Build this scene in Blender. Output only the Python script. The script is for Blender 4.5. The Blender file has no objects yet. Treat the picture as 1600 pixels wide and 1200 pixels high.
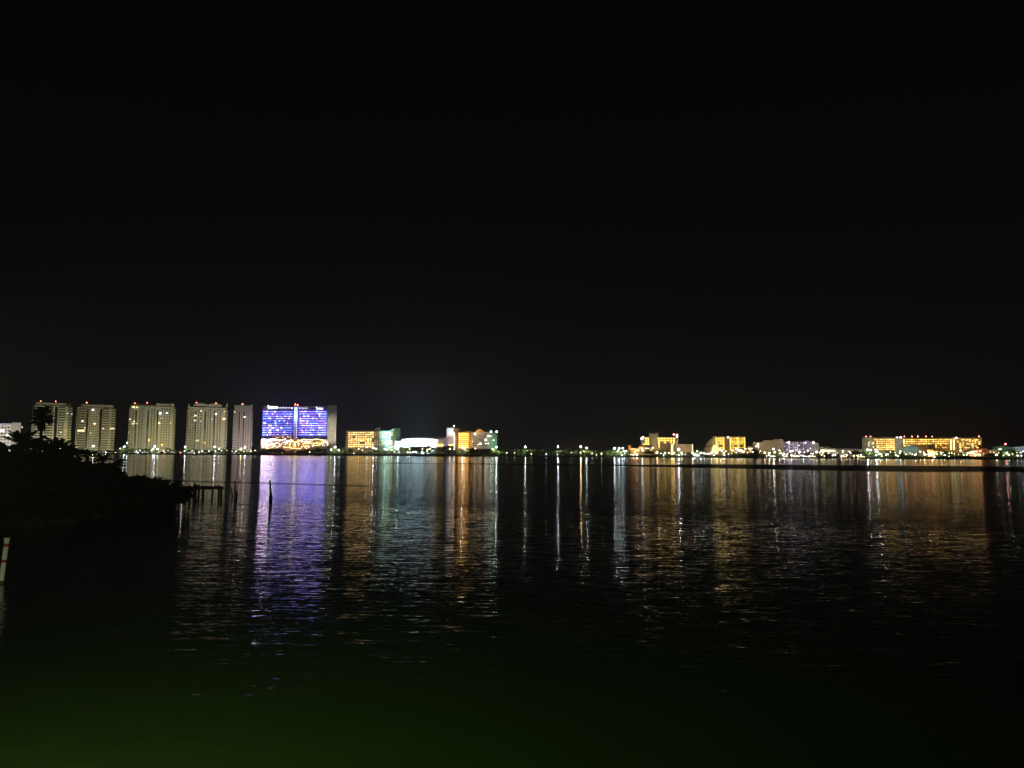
import bpy, bmesh, math, random
from mathutils import Vector, Matrix
rnd = random.Random(7)
C = bpy.context.scene
COL = C.collection
PI = math.pi
R = math.radians

# ------------------------------------------------------------------ camera
F_PX, CX, CY, HOR = 1202.0, 800.0, 600.0, 706.5      # focal length and horizon row on the 1600x1200 picture
CAM = Vector((0, 0, 4.0))
pitch = math.atan((HOR - CY) / F_PX)
roll = 0.0060
Fv = Vector((0, math.cos(pitch), math.sin(pitch)))
R0 = Vector((1, 0, 0)); U0 = Vector((0, -math.sin(pitch), math.cos(pitch)))
Rv = R0 * math.cos(roll) + U0 * math.sin(roll)
Uv = -R0 * math.sin(roll) + U0 * math.cos(roll)
cd = bpy.data.cameras.new('camera'); cam = bpy.data.objects.new('camera', cd); COL.objects.link(cam)
cd.sensor_width = 36; cd.lens = 36 * F_PX / 1600; cd.clip_start = 0.1; cd.clip_end = 30000
M = Matrix((Rv, Uv, -Fv)).transposed().to_4x4(); M.translation = CAM
cam.matrix_world = M
C.camera = cam

def ray(px, py): return Fv * F_PX + Rv * (px - CX) + Uv * (CY - py)
def at(px, py, Y):                                    # the point at depth Y seen at that pixel
    d = ray(px, py); return CAM + d * (Y / d.y)
def dep(p): return (Vector(p) - CAM).dot(Fv)
def on_water(px, py, z=0.0):
    d = ray(px, py); return CAM + d * ((z - CAM.z) / d.z)

# ------------------------------------------------------------------ materials
def nodes(name):
    m = bpy.data.materials.new(name); m.use_nodes = True
    nt = m.node_tree; return m, nt, nt.nodes['Principled BSDF']
MATS = {}
def wall(name, col, rough=0.8, var=0.18, scale=0.35, spec=0.3):
    if name in MATS: return MATS[name]
    m, nt, b = nodes(name)
    tc = nt.nodes.new('ShaderNodeTexCoord'); no = nt.nodes.new('ShaderNodeTexNoise')
    no.inputs['Scale'].default_value = scale; no.inputs['Detail'].default_value = 5
    nt.links.new(tc.outputs['Object'], no.inputs['Vector'])
    mx = nt.nodes.new('ShaderNodeMix'); mx.data_type = 'RGBA'
    mx.inputs[6].default_value = [c * (1 - var) for c in col] + [1]
    mx.inputs[7].default_value = [min(1, c * (1 + var)) for c in col] + [1]
    nt.links.new(no.outputs['Fac'], mx.inputs[0]); nt.links.new(mx.outputs[2], b.inputs['Base Color'])
    b.inputs['Roughness'].default_value = rough; b.inputs['Specular IOR Level'].default_value = spec
    MATS[name] = m; return m
def glow(col, s):
    k = ('g', tuple(round(c, 3) for c in col), round(s, 3))
    if k in MATS: return MATS[k]
    m, nt, b = nodes('glow')
    b.inputs['Base Color'].default_value = (0.3, 0.3, 0.3, 1)
    b.inputs['Emission Color'].default_value = (*col, 1); b.inputs['Emission Strength'].default_value = s * 1.9
    MATS[k] = m; return m
def glass(name='dark_glass', col=(0.012, 0.014, 0.016)):
    if name in MATS: return MATS[name]
    m, nt, b = nodes(name); b.inputs['Base Color'].default_value = (*col, 1); b.inputs['Roughness'].default_value = 0.25
    b.inputs['Specular IOR Level'].default_value = 0.2
    MATS[name] = m; return m
def leafmat(name, col, var=0.5, trans=0.25):
    if name in MATS: return MATS[name]
    m, nt, b = nodes(name)
    g = nt.nodes.new('ShaderNodeNewGeometry'); mx = nt.nodes.new('ShaderNodeMix'); mx.data_type = 'RGBA'
    mx.inputs[6].default_value = [c * (1 - var) for c in col] + [1]; mx.inputs[7].default_value = [c * (1 + var) for c in col] + [1]
    nt.links.new(g.outputs['Random Per Island'], mx.inputs[0]); nt.links.new(mx.outputs[2], b.inputs['Base Color'])
    b.inputs['Roughness'].default_value = 0.55; b.inputs['Specular IOR Level'].default_value = 0.2
    MATS[name] = m; return m

# ------------------------------------------------------------------ mesh helpers
class MB:
    def __init__(s): s.bm = bmesh.new()
    def box(s, x0, x1, y0, y1, z0, z1):
        v = [s.bm.verts.new((x, y, z)) for z in (z0, z1) for y in (y0, y1) for x in (x0, x1)]
        for q in ((0, 2, 3, 1), (4, 5, 7, 6), (0, 1, 5, 4), (2, 6, 7, 3), (0, 4, 6, 2), (1, 3, 7, 5)):
            s.bm.faces.new([v[i] for i in q])
        return s
    def prism(s, poly, y0, y1):                       # poly: (x, z) outline, counter-clockwise seen from the front
        a = [s.bm.verts.new((x, y0, z)) for x, z in poly]; b = [s.bm.verts.new((x, y1, z)) for x, z in poly]
        s.bm.faces.new(a); s.bm.faces.new(b[::-1]); n = len(poly)
        for i in range(n): s.bm.faces.new((a[i], b[i], b[(i + 1) % n], a[(i + 1) % n]))
        return s
    def prism_x(s, poly, x0, x1):                     # poly: (y, z) outline
        a = [s.bm.verts.new((x0, y, z)) for y, z in poly]; b = [s.bm.verts.new((x1, y, z)) for y, z in poly]
        s.bm.faces.new(a); s.bm.faces.new(b[::-1]); n = len(poly)
        for i in range(n): s.bm.faces.new((a[i], b[i], b[(i + 1) % n], a[(i + 1) % n]))
        return s
    def tube(s, pts, rad, n=8, cap=True):
        pts = [Vector(p) for p in pts]; rings = []
        rad = rad if isinstance(rad, (list, tuple)) else [rad] * len(pts)
        for i, p in enumerate(pts):
            t = (pts[min(i + 1, len(pts) - 1)] - pts[max(i - 1, 0)]).normalized()
            a = t.cross(Vector((0, 1, 0)) if abs(t.y) < 0.9 else Vector((1, 0, 0))).normalized(); b = t.cross(a)
            rings.append([s.bm.verts.new(p + (a * math.cos(2 * PI * k / n) + b * math.sin(2 * PI * k / n)) * rad[i]) for k in range(n)])
        for r0, r1 in zip(rings, rings[1:]):
            for k in range(n): s.bm.faces.new((r0[k], r0[(k + 1) % n], r1[(k + 1) % n], r1[k]))
        if cap: s.bm.faces.new(rings[0][::-1]); s.bm.faces.new(rings[-1])
        return s
    def ball(s, c, r, sub=1, sz=1.0):
        bmesh.ops.create_icosphere(s.bm, subdivisions=sub, radius=r, matrix=Matrix.Translation(c) @ Matrix.Diagonal((1, 1, sz, 1)))
        return s
    def cone(s, c, r0, r1, h, n=14):
        return s.tube([c, (c[0], c[1], c[2] + h)], [r0, r1], n)
    def quad(s, c, u, v):
        c, u, v = Vector(c), Vector(u), Vector(v)
        s.bm.faces.new([s.bm.verts.new(p) for p in (c - u - v, c + u - v, c + u + v, c - u + v)]); return s
    def tri(s, a, b, c):
        s.bm.faces.new([s.bm.verts.new(p) for p in (a, b, c)]); return s
    def mesh(s, name, mat, smooth=False):
        bmesh.ops.recalc_face_normals(s.bm, faces=s.bm.faces)
        me = bpy.data.meshes.new(name); s.bm.to_mesh(me); s.bm.free()
        for m in (mat if isinstance(mat, list) else [mat]): me.materials.append(m)
        if smooth:
            for p in me.polygons: p.use_smooth = True
        return me
    def obj(s, name, mat, parent=None, smooth=False): return link(name, s.mesh(name, mat, smooth), parent)

def link(name, me, parent=None, loc=None):
    o = bpy.data.objects.new(name, me); COL.objects.link(o)
    if parent: o.parent = parent
    if loc is not None: o.location = loc
    return o
def tag(o, label=None, cat=None, group=None, kind=None):
    if label: o['label'] = label
    if cat: o['category'] = cat
    if group: o['group'] = group
    if kind: o['kind'] = kind
    return o
def thing(name, label, cat, loc=(0, 0, 0), rz=0, group=None):
    o = bpy.data.objects.new(name, None); COL.objects.link(o); o.location = loc; o.rotation_euler = (0, 0, rz)
    o.empty_display_size = 0.1
    return tag(o, label, cat, group)
def dup(o, parent=None):
    c = o.copy(); COL.objects.link(c)
    if parent: c.parent = parent
    for ch in [x for x in COL.objects if x.parent == o]: dup(ch, c)
    return c
ORD = ['first', 'second', 'third', 'fourth', 'fifth', 'sixth', 'seventh', 'eighth', 'ninth', 'tenth', 'eleventh', 'twelfth',
       'thirteenth', 'fourteenth', 'fifteenth', 'sixteenth', 'seventeenth', 'eighteenth', 'nineteenth', 'twentieth',
       'twenty-first', 'twenty-second', 'twenty-third', 'twenty-fourth', 'twenty-fifth', 'twenty-sixth', 'twenty-seventh', 'twenty-eighth']
def name_row(things, what, where):                    # labels for look-alikes standing in a row, counted from the left
    things.sort(key=lambda t: t[0])
    for i, (x, o) in enumerate(things):
        o['label'] = f'{what} {where}' if len(things) == 1 else f'{what} {where}, {ORD[i]} from the left'

# ------------------------------------------------------------------ sky, air and render settings
W = bpy.data.worlds.new('World'); C.world = W; W.use_nodes = True
nt = W.node_tree; bg = nt.nodes['Background']; out = nt.nodes['World Output']
sky = nt.nodes.new('ShaderNodeTexSky'); sky.sky_type = 'NISHITA'; sky.sun_disc = False
sky.sun_elevation = R(-7); sky.sun_rotation = R(200)
tc = nt.nodes.new('ShaderNodeTexCoord'); sp = nt.nodes.new('ShaderNodeSeparateXYZ')
nt.links.new(tc.outputs['Generated'], sp.inputs[0])
rp = nt.nodes.new('ShaderNodeValToRGB'); nt.links.new(sp.outputs['Z'], rp.inputs[0])
e = rp.color_ramp.elements
e[0].position = 0.0; e[0].color = (0.0040, 0.0038, 0.0036, 1)
e[1].position = 0.5; e[1].color = (0.0011, 0.0013, 0.0013, 1)
for p, c in ((0.05, (0.0032, 0.0031, 0.0031)), (0.14, (0.0026, 0.0028, 0.0029)), (0.30, (0.0017, 0.0019, 0.0019))):
    k = e.new(p); k.color = (*c, 1)
bg.inputs['Strength'].default_value = 1.0
cur = rp.outputs[0]                                    # light domes of the brightest hotels in the night sky
for px_, wd, ht, colr in ((465, .075, .055, (.0065, .0058, .0115)), (655, .085, .075, (.0085, .0120, .0150)), (745, .06, .04, (.006, .0045, .003)), (907, .03, .022, (.012, .008, .004)), (1030, .09, .05, (.0030, .0026, .0016)), (1135, .06, .04, (.0035, .0026, .0012)), (1440, .14, .04, (.0022, .0014, .0008))):
    d_ = ray(px_, HOR).normalized(); az_ = math.atan2(d_.x, d_.y)
    sb = nt.nodes.new('ShaderNodeVectorMath'); sb.operation = 'SUBTRACT'; nt.links.new(tc.outputs['Generated'], sb.inputs[0]); sb.inputs[1].default_value = (math.sin(az_), math.cos(az_), 0.0)
    ml = nt.nodes.new('ShaderNodeVectorMath'); ml.operation = 'MULTIPLY'; nt.links.new(sb.outputs[0], ml.inputs[0]); ml.inputs[1].default_value = (1 / wd, 1 / wd, 1 / ht)
    ln_ = nt.nodes.new('ShaderNodeVectorMath'); ln_.operation = 'LENGTH'; nt.links.new(ml.outputs[0], ln_.inputs[0])
    ex = nt.nodes.new('ShaderNodeMath'); ex.operation = 'POWER'; ex.inputs[0].default_value = .25; nt.links.new(ln_.outputs['Value'], ex.inputs[1])
    vs = nt.nodes.new('ShaderNodeVectorMath'); vs.operation = 'SCALE'; vs.inputs[0].default_value = [1.4 * q for q in colr]; nt.links.new(ex.outputs[0], vs.inputs['Scale'])
    va = nt.nodes.new('ShaderNodeVectorMath'); va.operation = 'ADD'; nt.links.new(cur, va.inputs[0]); nt.links.new(vs.outputs[0], va.inputs[1]); cur = va.outputs[0]
nt.links.new(cur, bg.inputs['Color'])
bg2 = nt.nodes.new('ShaderNodeBackground'); bg2.inputs['Strength'].default_value = 0.002
nt.links.new(sky.outputs[0], bg2.inputs['Color'])
ad = nt.nodes.new('ShaderNodeAddShader')
nt.links.new(bg.outputs[0], ad.inputs[0]); nt.links.new(bg2.outputs[0], ad.inputs[1]); nt.links.new(ad.outputs[0], out.inputs['Surface'])
C.view_settings.view_transform = 'Standard'; C.view_settings.look = 'None'; C.view_settings.exposure = 0; C.view_settings.gamma = 1
C.cycles.use_denoising = True
C.cycles.max_bounces = 5; C.cycles.diffuse_bounces = 1; C.cycles.glossy_bounces = 3; C.cycles.transmission_bounces = 2
C.cycles.caustics_reflective = False; C.cycles.caustics_refractive = False
C.cycles.sample_clamp_indirect = 12
C.cycles.filter_width = 1.3

def spot(loc, target, col, power, angle=100, blend=0.6, radius=1.0):
    l = bpy.data.lights.new('unseen_spot', 'SPOT'); l.energy = power; l.color = col; l.spot_size = R(angle); l.spot_blend = blend
    l.shadow_soft_size = radius
    o = bpy.data.objects.new('unseen_spot', l); COL.objects.link(o); o.location = loc
    o.rotation_euler = (Vector(target) - Vector(loc)).to_track_quat('-Z', 'Y').to_euler(); return o

# ------------------------------------------------------------------ water, far land, near bank
SHORE = 705.0
def slab_mesh(name, outline, z0, z1, mat, kind):
    bm = bmesh.new()
    a = [bm.verts.new((x, y, z1)) for x, y in outline]; b = [bm.verts.new((x, y, z0)) for x, y in outline]
    bm.faces.new(a); n = len(a)
    for i in range(n): bm.faces.new((a[i], b[i], b[(i + 1) % n], a[(i + 1) % n]))
    bmesh.ops.triangulate(bm, faces=bm.faces); bmesh.ops.recalc_face_normals(bm, faces=bm.faces)
    me = bpy.data.meshes.new(name); bm.to_mesh(me); bm.free(); me.materials.append(mat)
    return tag(link(name, me), kind=kind)

def water_material():
    m, nt, b = nodes('lagoon_water'); N = nt.nodes; L = nt.links
    g = N.new('ShaderNodeNewGeometry')
    def mapping(sx, sy, rz=0.0, off=(0, 0, 0)):
        mp = N.new('ShaderNodeMapping'); mp.inputs['Scale'].default_value = (sx, sy, 1); mp.inputs['Rotation'].default_value = (0, 0, rz)
        mp.inputs['Location'].default_value = off; L.new(g.outputs['Position'], mp.inputs['Vector']); return mp.outputs[0]
    def noise(vec, detail=2.0, rough=0.5, dist=0.0, out='Fac'):
        no = N.new('ShaderNodeTexNoise'); no.inputs['Scale'].default_value = 1; no.inputs['Detail'].default_value = detail
        no.inputs['Roughness'].default_value = rough; no.inputs['Distortion'].default_value = dist
        L.new(vec, no.inputs['Vector']); return no.outputs[out]
    def math_(op, a, b_=None, c=None):
        n = N.new('ShaderNodeMath'); n.operation = op
        for i, x in enumerate((a, b_, c)):
            if x is None: continue
            if isinstance(x, (int, float)): n.inputs[i].default_value = x
            else: L.new(x, n.inputs[i])
        return n.outputs[0]
    def ramp(val, x0, x1, y0, y1):
        n = N.new('ShaderNodeMapRange'); n.interpolation_type = 'SMOOTHSTEP'
        L.new(val, n.inputs[0])
        for i, x in enumerate((x0, x1, y0, y1)): n.inputs[i + 1].default_value = x
        return n.outputs[0]
    s = N.new('ShaderNodeSeparateXYZ'); L.new(g.outputs['Position'], s.inputs[0]); X, Y = s.outputs[0], s.outputs[1]
    wob = math_('MULTIPLY', math_('SUBTRACT', noise(mapping(0.02, 0.02)), 0.5), 30.0)
    near = ramp(math_('ADD', math_('ADD', Y, math_('MULTIPLY', X, 0.42)), math_('MULTIPLY', wob, 0.25)), 48, 56, 1.0, 0.0)   # 1 in the rippled water close by
    # ruffled bands crossing the lagoon
    band_pos = math_('ADD', math_('ADD', Y, math_('MULTIPLY', X, 0.22)), math_('MULTIPLY', wob, 1.3))
    wid = ramp(X, 15, 95, 0, 1)
    low = math_('SUBTRACT', 242, math_('MULTIPLY', wid, 54)); high = math_('ADD', 266, math_('MULTIPLY', wid, 52))
    soft = ramp(math_('MULTIPLY', wid, 1.0), 0, 1, 9, 30)
    band = math_('MULTIPLY', ramp(math_('DIVIDE', math_('SUBTRACT', band_pos, low), soft), 0, 1, 0, 1), ramp(math_('DIVIDE', math_('SUBTRACT', high, band_pos), soft), 0, 1, 0, 1))
    bandx = ramp(X, -60, 60, 0.25, 1.0)
    b2p = math_('ADD', math_('ADD', Y, math_('MULTIPLY', X, 0.45)), math_('MULTIPLY', wob, 0.3))
    band2 = math_('MULTIPLY', math_('MULTIPLY', ramp(b2p, 78, 80, 0, 1), ramp(b2p, 82, 85, 1, 0)), ramp(X, -22, -12, 1, 0))
    patch = ramp(noise(mapping(0.006, 0.05, 0.12), 3, 0.55), 0.42, 0.68, 0.0, 1.0)
    ruff = math_('MAXIMUM', math_('MULTIPLY', band, bandx), math_('MULTIPLY', band2, 0.35))
    # slopes: long crested ripples, tilting mostly toward and away from the viewer
    a1 = math_('SUBTRACT', noise(mapping(0.9, 5.2, 0.10), 2.0, 0.45, 0.5), 0.5)
    a2 = math_('SUBTRACT', noise(mapping(4.5, 20.0, -0.08), 2.0, 0.5, 0.4), 0.5)
    a3 = math_('SUBTRACT', noise(mapping(0.12, 0.6, 0.18), 2.0), 0.5)
    bx = math_('SUBTRACT', noise(mapping(1.4, 2.2, 0.3, (31, 7, 2)), 2.0), 0.5)
    ampn = math_('ADD', 0.075, math_('ADD', math_('MULTIPLY', near, ramp(X, 3, 16, 0.185, 0.10)), math_('MULTIPLY', patch, 0.03)))
    amp = math_('ADD', ampn, math_('MULTIPLY', ruff, math_('ADD', 0.09, math_('MULTIPLY', patch, 0.30))))
    sy = math_('ADD', math_('ADD', math_('MULTIPLY', a1, 1.0), math_('MULTIPLY', a2, 1.3)), math_('MULTIPLY', a3, 0.16))
    cb = N.new('ShaderNodeCombineXYZ')
    L.new(math_('MULTIPLY', bx, math_('MULTIPLY', amp, 0.14)), cb.inputs[0])
    L.new(math_('MULTIPLY', sy, amp), cb.inputs[1]); cb.inputs[2].default_value = 1
    nv = N.new('ShaderNodeVectorMath'); nv.operation = 'NORMALIZE'; L.new(cb.outputs[0], nv.inputs[0])
    L.new(nv.outputs[0], b.inputs['Normal'])
    L.new(math_('ADD', ramp(near, 0, 1, 0.12, 0.10), math_('MULTIPLY', ruff, 0.15)), b.inputs['Roughness'])
    b.inputs['Base Color'].default_value = (0.0048, 0.0108, 0.0015, 1)
    b.inputs['IOR'].default_value = 1.33
    return m
bm = bmesh.new()
v = [bm.verts.new(p) for p in ((-9000, -60, 0), (9000, -60, 0), (9000, 9000, 0), (-9000, 9000, 0))]; bm.faces.new(v)
me = bpy.data.meshes.new('lagoon_water'); bm.to_mesh(me); bm.free(); me.materials.append(water_material())
tag(link('water', me), kind='structure')

soil = wall('soil', (0.05, 0.045, 0.03), 0.95, 0.4, 0.6)
turf = wall('turf', (0.03, 0.045, 0.02), 0.95, 0.4, 0.2)
asphalt = wall('asphalt', (0.05, 0.05, 0.052), 0.85, 0.2, 0.5)
edge = [(-6000, SHORE + 4)]
xx = -760.0
while xx < 760:
    edge.append((xx, SHORE + 3 * math.sin(xx * 0.013) + 1.6 * math.sin(xx * 0.071 + 1) + rnd.uniform(-0.6, 0.6))); xx += 9
edge += [(6000, SHORE), (9000, 12000), (-9000, 12000)]
slab_mesh('ground', edge, -1.0, 0.8, turf, 'structure')
bm = MB(); bm.box(-700, 700, 741, 752, 0.2, 0.86); tag(bm.obj('road', asphalt), kind='structure')
bm = MB(); bm.box(-700, 700, 737.6, 740.99, 0.2, 0.98); tag(bm.obj('pavement', wall('paving', (0.25, 0.24, 0.22))), kind='structure')
GZ = 0.8

# near bank on the left, where the palm and the mangroves stand
bank_front = [on_water(x, y) for x, y in ((-120, 833), (0, 822), (60, 818), (120, 811), (180, 803), (235, 795), (262, 788), (276, 781))]
bank_back = [on_water(x, y) for x, y in ((270, 768), (240, 757), (200, 748), (165, 742), (120, 741), (-150, 741))]
poly = [(p.x, p.y) for p in bank_front] + [(p.x, p.y) for p in bank_back] + [(-190, 120), (-190, 36)]
slab_mesh('bank', poly, -0.6, 0.35, soil, 'structure')

# ------------------------------------------------------------------ buildings
RED = (1.0, 0.10, 0.06); GOLD = (1.0, 0.55, 0.10); YEL = (1.0, 0.66, 0.10); WARM = (1.0, 0.78, 0.45); WHITE = (1.0, 0.97, 0.9); COOL = (0.75, 0.92, 1.0)
cache = {}
def boxmesh(w, d, h, mat, name):
    k = (round(w, 2), round(d, 2), round(h, 2), mat.name_full, name)
    if k not in cache: cache[k] = MB().box(-w / 2, w / 2, -d, 0.4, -h / 2, h / 2).mesh(name, mat)
    return cache[k]
def ballmesh(r, mat, name='lamp'):
    k = ('ball', round(r, 2), mat.name_full, name)
    if k not in cache: cache[k] = MB().ball((0, 0, 0), r, 2).mesh(name, mat, True)
    return cache[k]
class Bld:                                            # a building whose front is measured on the picture and built at its own distance
    def __init__(s, name, label, cat, px, Y, yaw=0.0, group=None):
        p = at(px, HOR, Y); s.o = Vector((p.x, p.y, GZ)); az = math.atan2(p.x, p.y)
        s.rz = -az + yaw; s.ex = Vector((math.cos(s.rz), math.sin(s.rz), 0)); s.ey = Vector((-math.sin(s.rz), math.cos(s.rz), 0))
        s.t = thing(name, label, cat, s.o, s.rz, group)
    def hit(s, px, py, dep=0.0):
        d = ray(px, py); o = s.o + s.ey * dep; t = (o - CAM).dot(s.ey) / d.dot(s.ey); p = CAM + d * t - s.o
        return p.dot(s.ex), p.z
    def u(s, px): return s.hit(px, 692)[0]
    def v(s, py, px=None):
        return s.hit(px if px is not None else s.cx, py)[1]
    def rect(s, x0, x1, y0, y1):
        s.cx = (x0 + x1) / 2
        return s.u(x0), s.u(x1), (0.0 if y1 is None else s.v(y1)), s.v(y0)
    def box(s, part, mat, x0, x1, y0, y1=None, d0=0.0, d1=16.0, label=None, parent=None):
        a, b, z0, z1 = s.rect(x0, x1, y0, y1)
        o = MB().box(a, b, d0, d1, z0 - (0.3 if y1 is None else 0), z1).obj(part, mat, parent or s.t)
        if label: o['label'] = label
        return o
    def win(s, x, y, w, h, mat, part='window', proud=0.12, label=None):
        s.cx = x
        a, b, z0, z1 = s.rect(x - w / 2, x + w / 2, y - h / 2, y + h / 2)
        o = link(part, boxmesh(b - a, proud, z1 - z0, mat, part), s.t, ((a + b) / 2, 0, (z0 + z1) / 2))
        if label: o['label'] = label
        return o
    def lamp(s, x, y, r, col, st, part='wall_lamp', dep=-0.6):
        s.cx = x; k, z = s.hit(x, y, dep); 
        return link(part, ballmesh(r, glow(col, st * .4), part), s.t, (k, dep, z))
    def beacon(s, x, y, st=13, col=RED):
        k, z = s.hit(x, y, 3.0)
        o = MB().tube([(0, 0, -2.6), (0, 0, 0)], 0.1, 6).obj('beacon_mast', wall('steel', (0.3, 0.3, 0.3)), s.t); o.location = (k, 3.0, z)
        return link('warning_light', ballmesh(0.45, glow(col, st), 'warning_light'), o, (0, 0, 0.2))
    def flood(s, px, py, col, L, dist=46, z=3.0, alb=0.42, angle=90, off=0.0):  # unseen spot added in front of the facade to light it
        tx, tz = s.hit(px, py)
        src = s.o + s.ex * (tx + off) + s.ey * (-dist) + Vector((0, 0, z)); tgt = s.o + s.ex * tx + Vector((0, 0, tz))
        d = (tgt - src).length; E = L * PI / alb
        spot(src, tgt, col, E * 4 * PI * d * d * d / dist, angle)
        return src

stone = wall('pale_render', (0.44, 0.43, 0.38)); cream = wall('cream_render', (0.46, 0.42, 0.33)); grey = wall('grey_render', (0.36, 0.36, 0.35))
white = wall('white_render', (0.72, 0.72, 0.70)); tan = wall('tan_render', (0.42, 0.34, 0.25)); brown = wall('brown_render', (0.26, 0.18, 0.12))
purple = wall('lavender_render', (0.36, 0.32, 0.40)); orange = wall('orange_render', (0.55, 0.30, 0.10)); greenish = wall('green_render', (0.34, 0.46, 0.36))
dg = glass(); roofm = wall('roof_dark', (0.12, 0.11, 0.10)); tile = wall('clay_tile', (0.32, 0.13, 0.07)); thatch = wall('thatch', (0.06, 0.045, 0.03), 0.95, 0.4, 1.2)
steel = wall('steel', (0.3, 0.3, 0.3)); teal = wall('teal_metal', (0.30, 0.42, 0.42))

TOWERL = (1.0, 0.97, 0.58)
# --- low white block at the left edge
b = Bld('apartment_block', 'low white block with a blue roof line at the far left, behind the palms', 'building', 10, 790)
b.box('wall', white, -34, 16, 663, None); b.box('stair_block', stone, 16.05, 31, 660.3, None, -0.5, 14)
b.box('roof_band', glow((0.25, 0.35, 0.9), 0.16), -34, 16, 661.2, 662.9, -0.3, 3)
for r_ in range(7):
    for c_ in range(4): b.win(-3 + c_ * 5.2, 668 + r_ * 4.8, 2.7, 2.0, dg)
b.win(2, 673, 6, 2.2, glow(WHITE, 2.2), 'lit_window', 0.3); b.win(11, 680, 4.5, 1.8, glow(WARM, 1.6), 'lit_window', 0.3); b.lamp(34.5, 667.5, 0.75, (0.8, 0.95, 0.5), 2.0)
b.flood(2, 690, (1.0, 0.86, 0.95), 0.20); b.flood(24, 690, (1, 0.95, 0.7), 0.14)

# --- condominium towers
def balconies(b, x0, x1, y0, y1, n, mat=stone, fill=0.52, proud=1.3, skip=()):
    b.box('glazing', dg, x0 + 0.3, x1 - 0.3, y0, y1, -0.25, 0.3)
    st = (y1 - y0) / n
    for i in range(n):
        if i in skip: continue
        y = y0 + st * (i + 0.72)
        b.cx = (x0 + x1) / 2
        b.win((x0 + x1) / 2, y, x1 - x0, st * fill, mat, 'balcony', proud)
def grid(b, xs, y0, y1, n, w, hf, mat=dg, part='window', proud=0.12, p=1.0):
    st = (y1 - y0) / n
    for i in range(n):
        for x in xs:
            if rnd.random() <= p: b.win(x, y0 + st * (i + 0.5), w, st * hf, mat, part, proud)
def lits(b, lst, proud=0.5):
    for (x, y, w, h, col, s) in lst: b.win(x, y, w * .9, h * .85, glow(col, s * .62), 'lit_window', proud)

b = Bld('condo_tower', 'pale condo tower half hidden behind the tall palm, two red roof lights', 'tower', 80, 800, 0.10, 'pale condo towers on the far shore')
b.box('wall', stone, 50, 110, 634, None, 0, 20); b.box('penthouse', stone, 53, 107, 629.5, 633.7, 1.5, 18)
b.box('stair_shaft', cream, 98.6, 103.4, 634.3, None, -1.8, -0.05)
for x0, x1 in ((50.3, 63), (67, 81), (88.5, 98)): balconies(b, x0, x1, 635.5, 704, 17)
balconies(b, 104, 109.8, 635.5, 704, 17, cream)
b.box('recess', dg, 83, 87.5, 636, 704, -0.2, 0.3)
lits(b, [(102.5, 646, 1.8, 1.6, WARM, 1.8), (109.5, 647, 1.4, 2.6, COOL, 1.0), (94, 675.5, 2, 2, WARM, 1.3), (101, 672.5, 1.8, 1.8, YEL, 1.0)], 2.1)
b.beacon(63.5, 627); b.beacon(87, 627.5)
b.flood(75, 672, TOWERL, 0.20); b.flood(104, 690, (1, 0.85, 0.45), 0.16, 40, angle=60)

b = Bld('condo_tower', 'pale condo tower with one long lit balcony, just right of the palm', 'tower', 148, 800, 0.08, 'pale condo towers on the far shore')
b.box('wall', cream, 119, 177.5, 637, None, 0, 20); b.box('penthouse', cream, 124, 174.5, 632.3, 636.7, 1.5, 18)
b.box('recess', dg, 133, 135.8, 639, 704, -0.2, 0.3); b.box('recess', dg, 153.6, 157.2, 639, 704, -0.2, 0.3)
balconies(b, 119.3, 132.5, 638, 703, 17, cream); balconies(b, 158, 168.5, 638, 703, 17, cream); balconies(b, 172, 178.3, 638, 703, 17, cream, 0.5, 1.6)
grid(b, (138.2, 141.6, 145, 148.4, 151.4), 638, 703, 17, 1.8, 0.5)
lits(b, [(125.5, 672.8, 12.5, 3.2, (1, .86, .5), 1.5), (174.5, 670, 8, 2.6, (1, .72, .45), 1.7), (142.5, 640.2, 3.6, 2.2, WHITE, 2.4), (127, 658, 3, 2, WHITE, 2), (146, 662, 3.6, 2.2, WARM, 2.6),
         (131, 668.6, 2.6, 1.8, WARM, 1.4), (160, 669.8, 2.6, 2, (.9, .95, .6), 1.3), (141, 676.5, 1.6, 3.4, WARM, 0.9), (121, 677, 2, 1.2, WARM, .6)], 1.5)
b.beacon(135.5, 629.5, 25)
b.flood(148, 672, (1.0, 0.93, 0.52), 0.155)

def tower_b(label, x0, x1, ytop, grooves, wins, edge_w, L, Y, yaw=0.06, mat=cream, wide=2.0, cx=None):
    b = Bld('condo_tower', label, 'tower', (x0 + x1) / 2, Y, yaw, 'pale condo towers on the far shore')
    b.box('wall', mat, x0 + edge_w * .5, x1 - edge_w * .5, ytop, None, 0, 22)
    for g in grooves:
        b.box('recess', dg, g - 1.15, g + 1.15, ytop + 6, 702, -0.14, 0.3)
        b.box('pilaster', mat, g - 0.25, g + 0.25, ytop + 33, 702, -0.9, -0.15)
    grid(b, wins, ytop + 3, 702, 16, wide, 0.52)
    balconies(b, x0, x0 + edge_w, ytop + 3, 702, 17, mat, 0.5, 1.7); balconies(b, x1 - edge_w, x1, ytop + 3, 702, 17, mat, 0.5, 1.7)
    return b
b = tower_b('pale condo tower with stepped roof and two bluish lit windows, third tower from the left', 199, 272.5, 634.5, (210.5, 229.5, 244.5), (205.6, 216.3, 220.2, 235.2, 239.2, 251.2, 255.2, 259.2, 263.2), 4, 0.2, 800)
b.box('penthouse', cream, 203, 228, 631.8, 634.3, 1.2, 18); b.box('penthouse', cream, 228.1, 241, 633, 634.3, 1.2, 18); b.box('penthouse', stone, 241.1, 262, 630.4, 634.3, 1.2, 18)
b.box('roof_frame', cream, 264, 269.4, 630.4, 634.3, 1.2, 6); b.box('stair_shaft', stone, 223.5, 227.5, 634.8, None, -1.2, -0.03)
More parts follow.
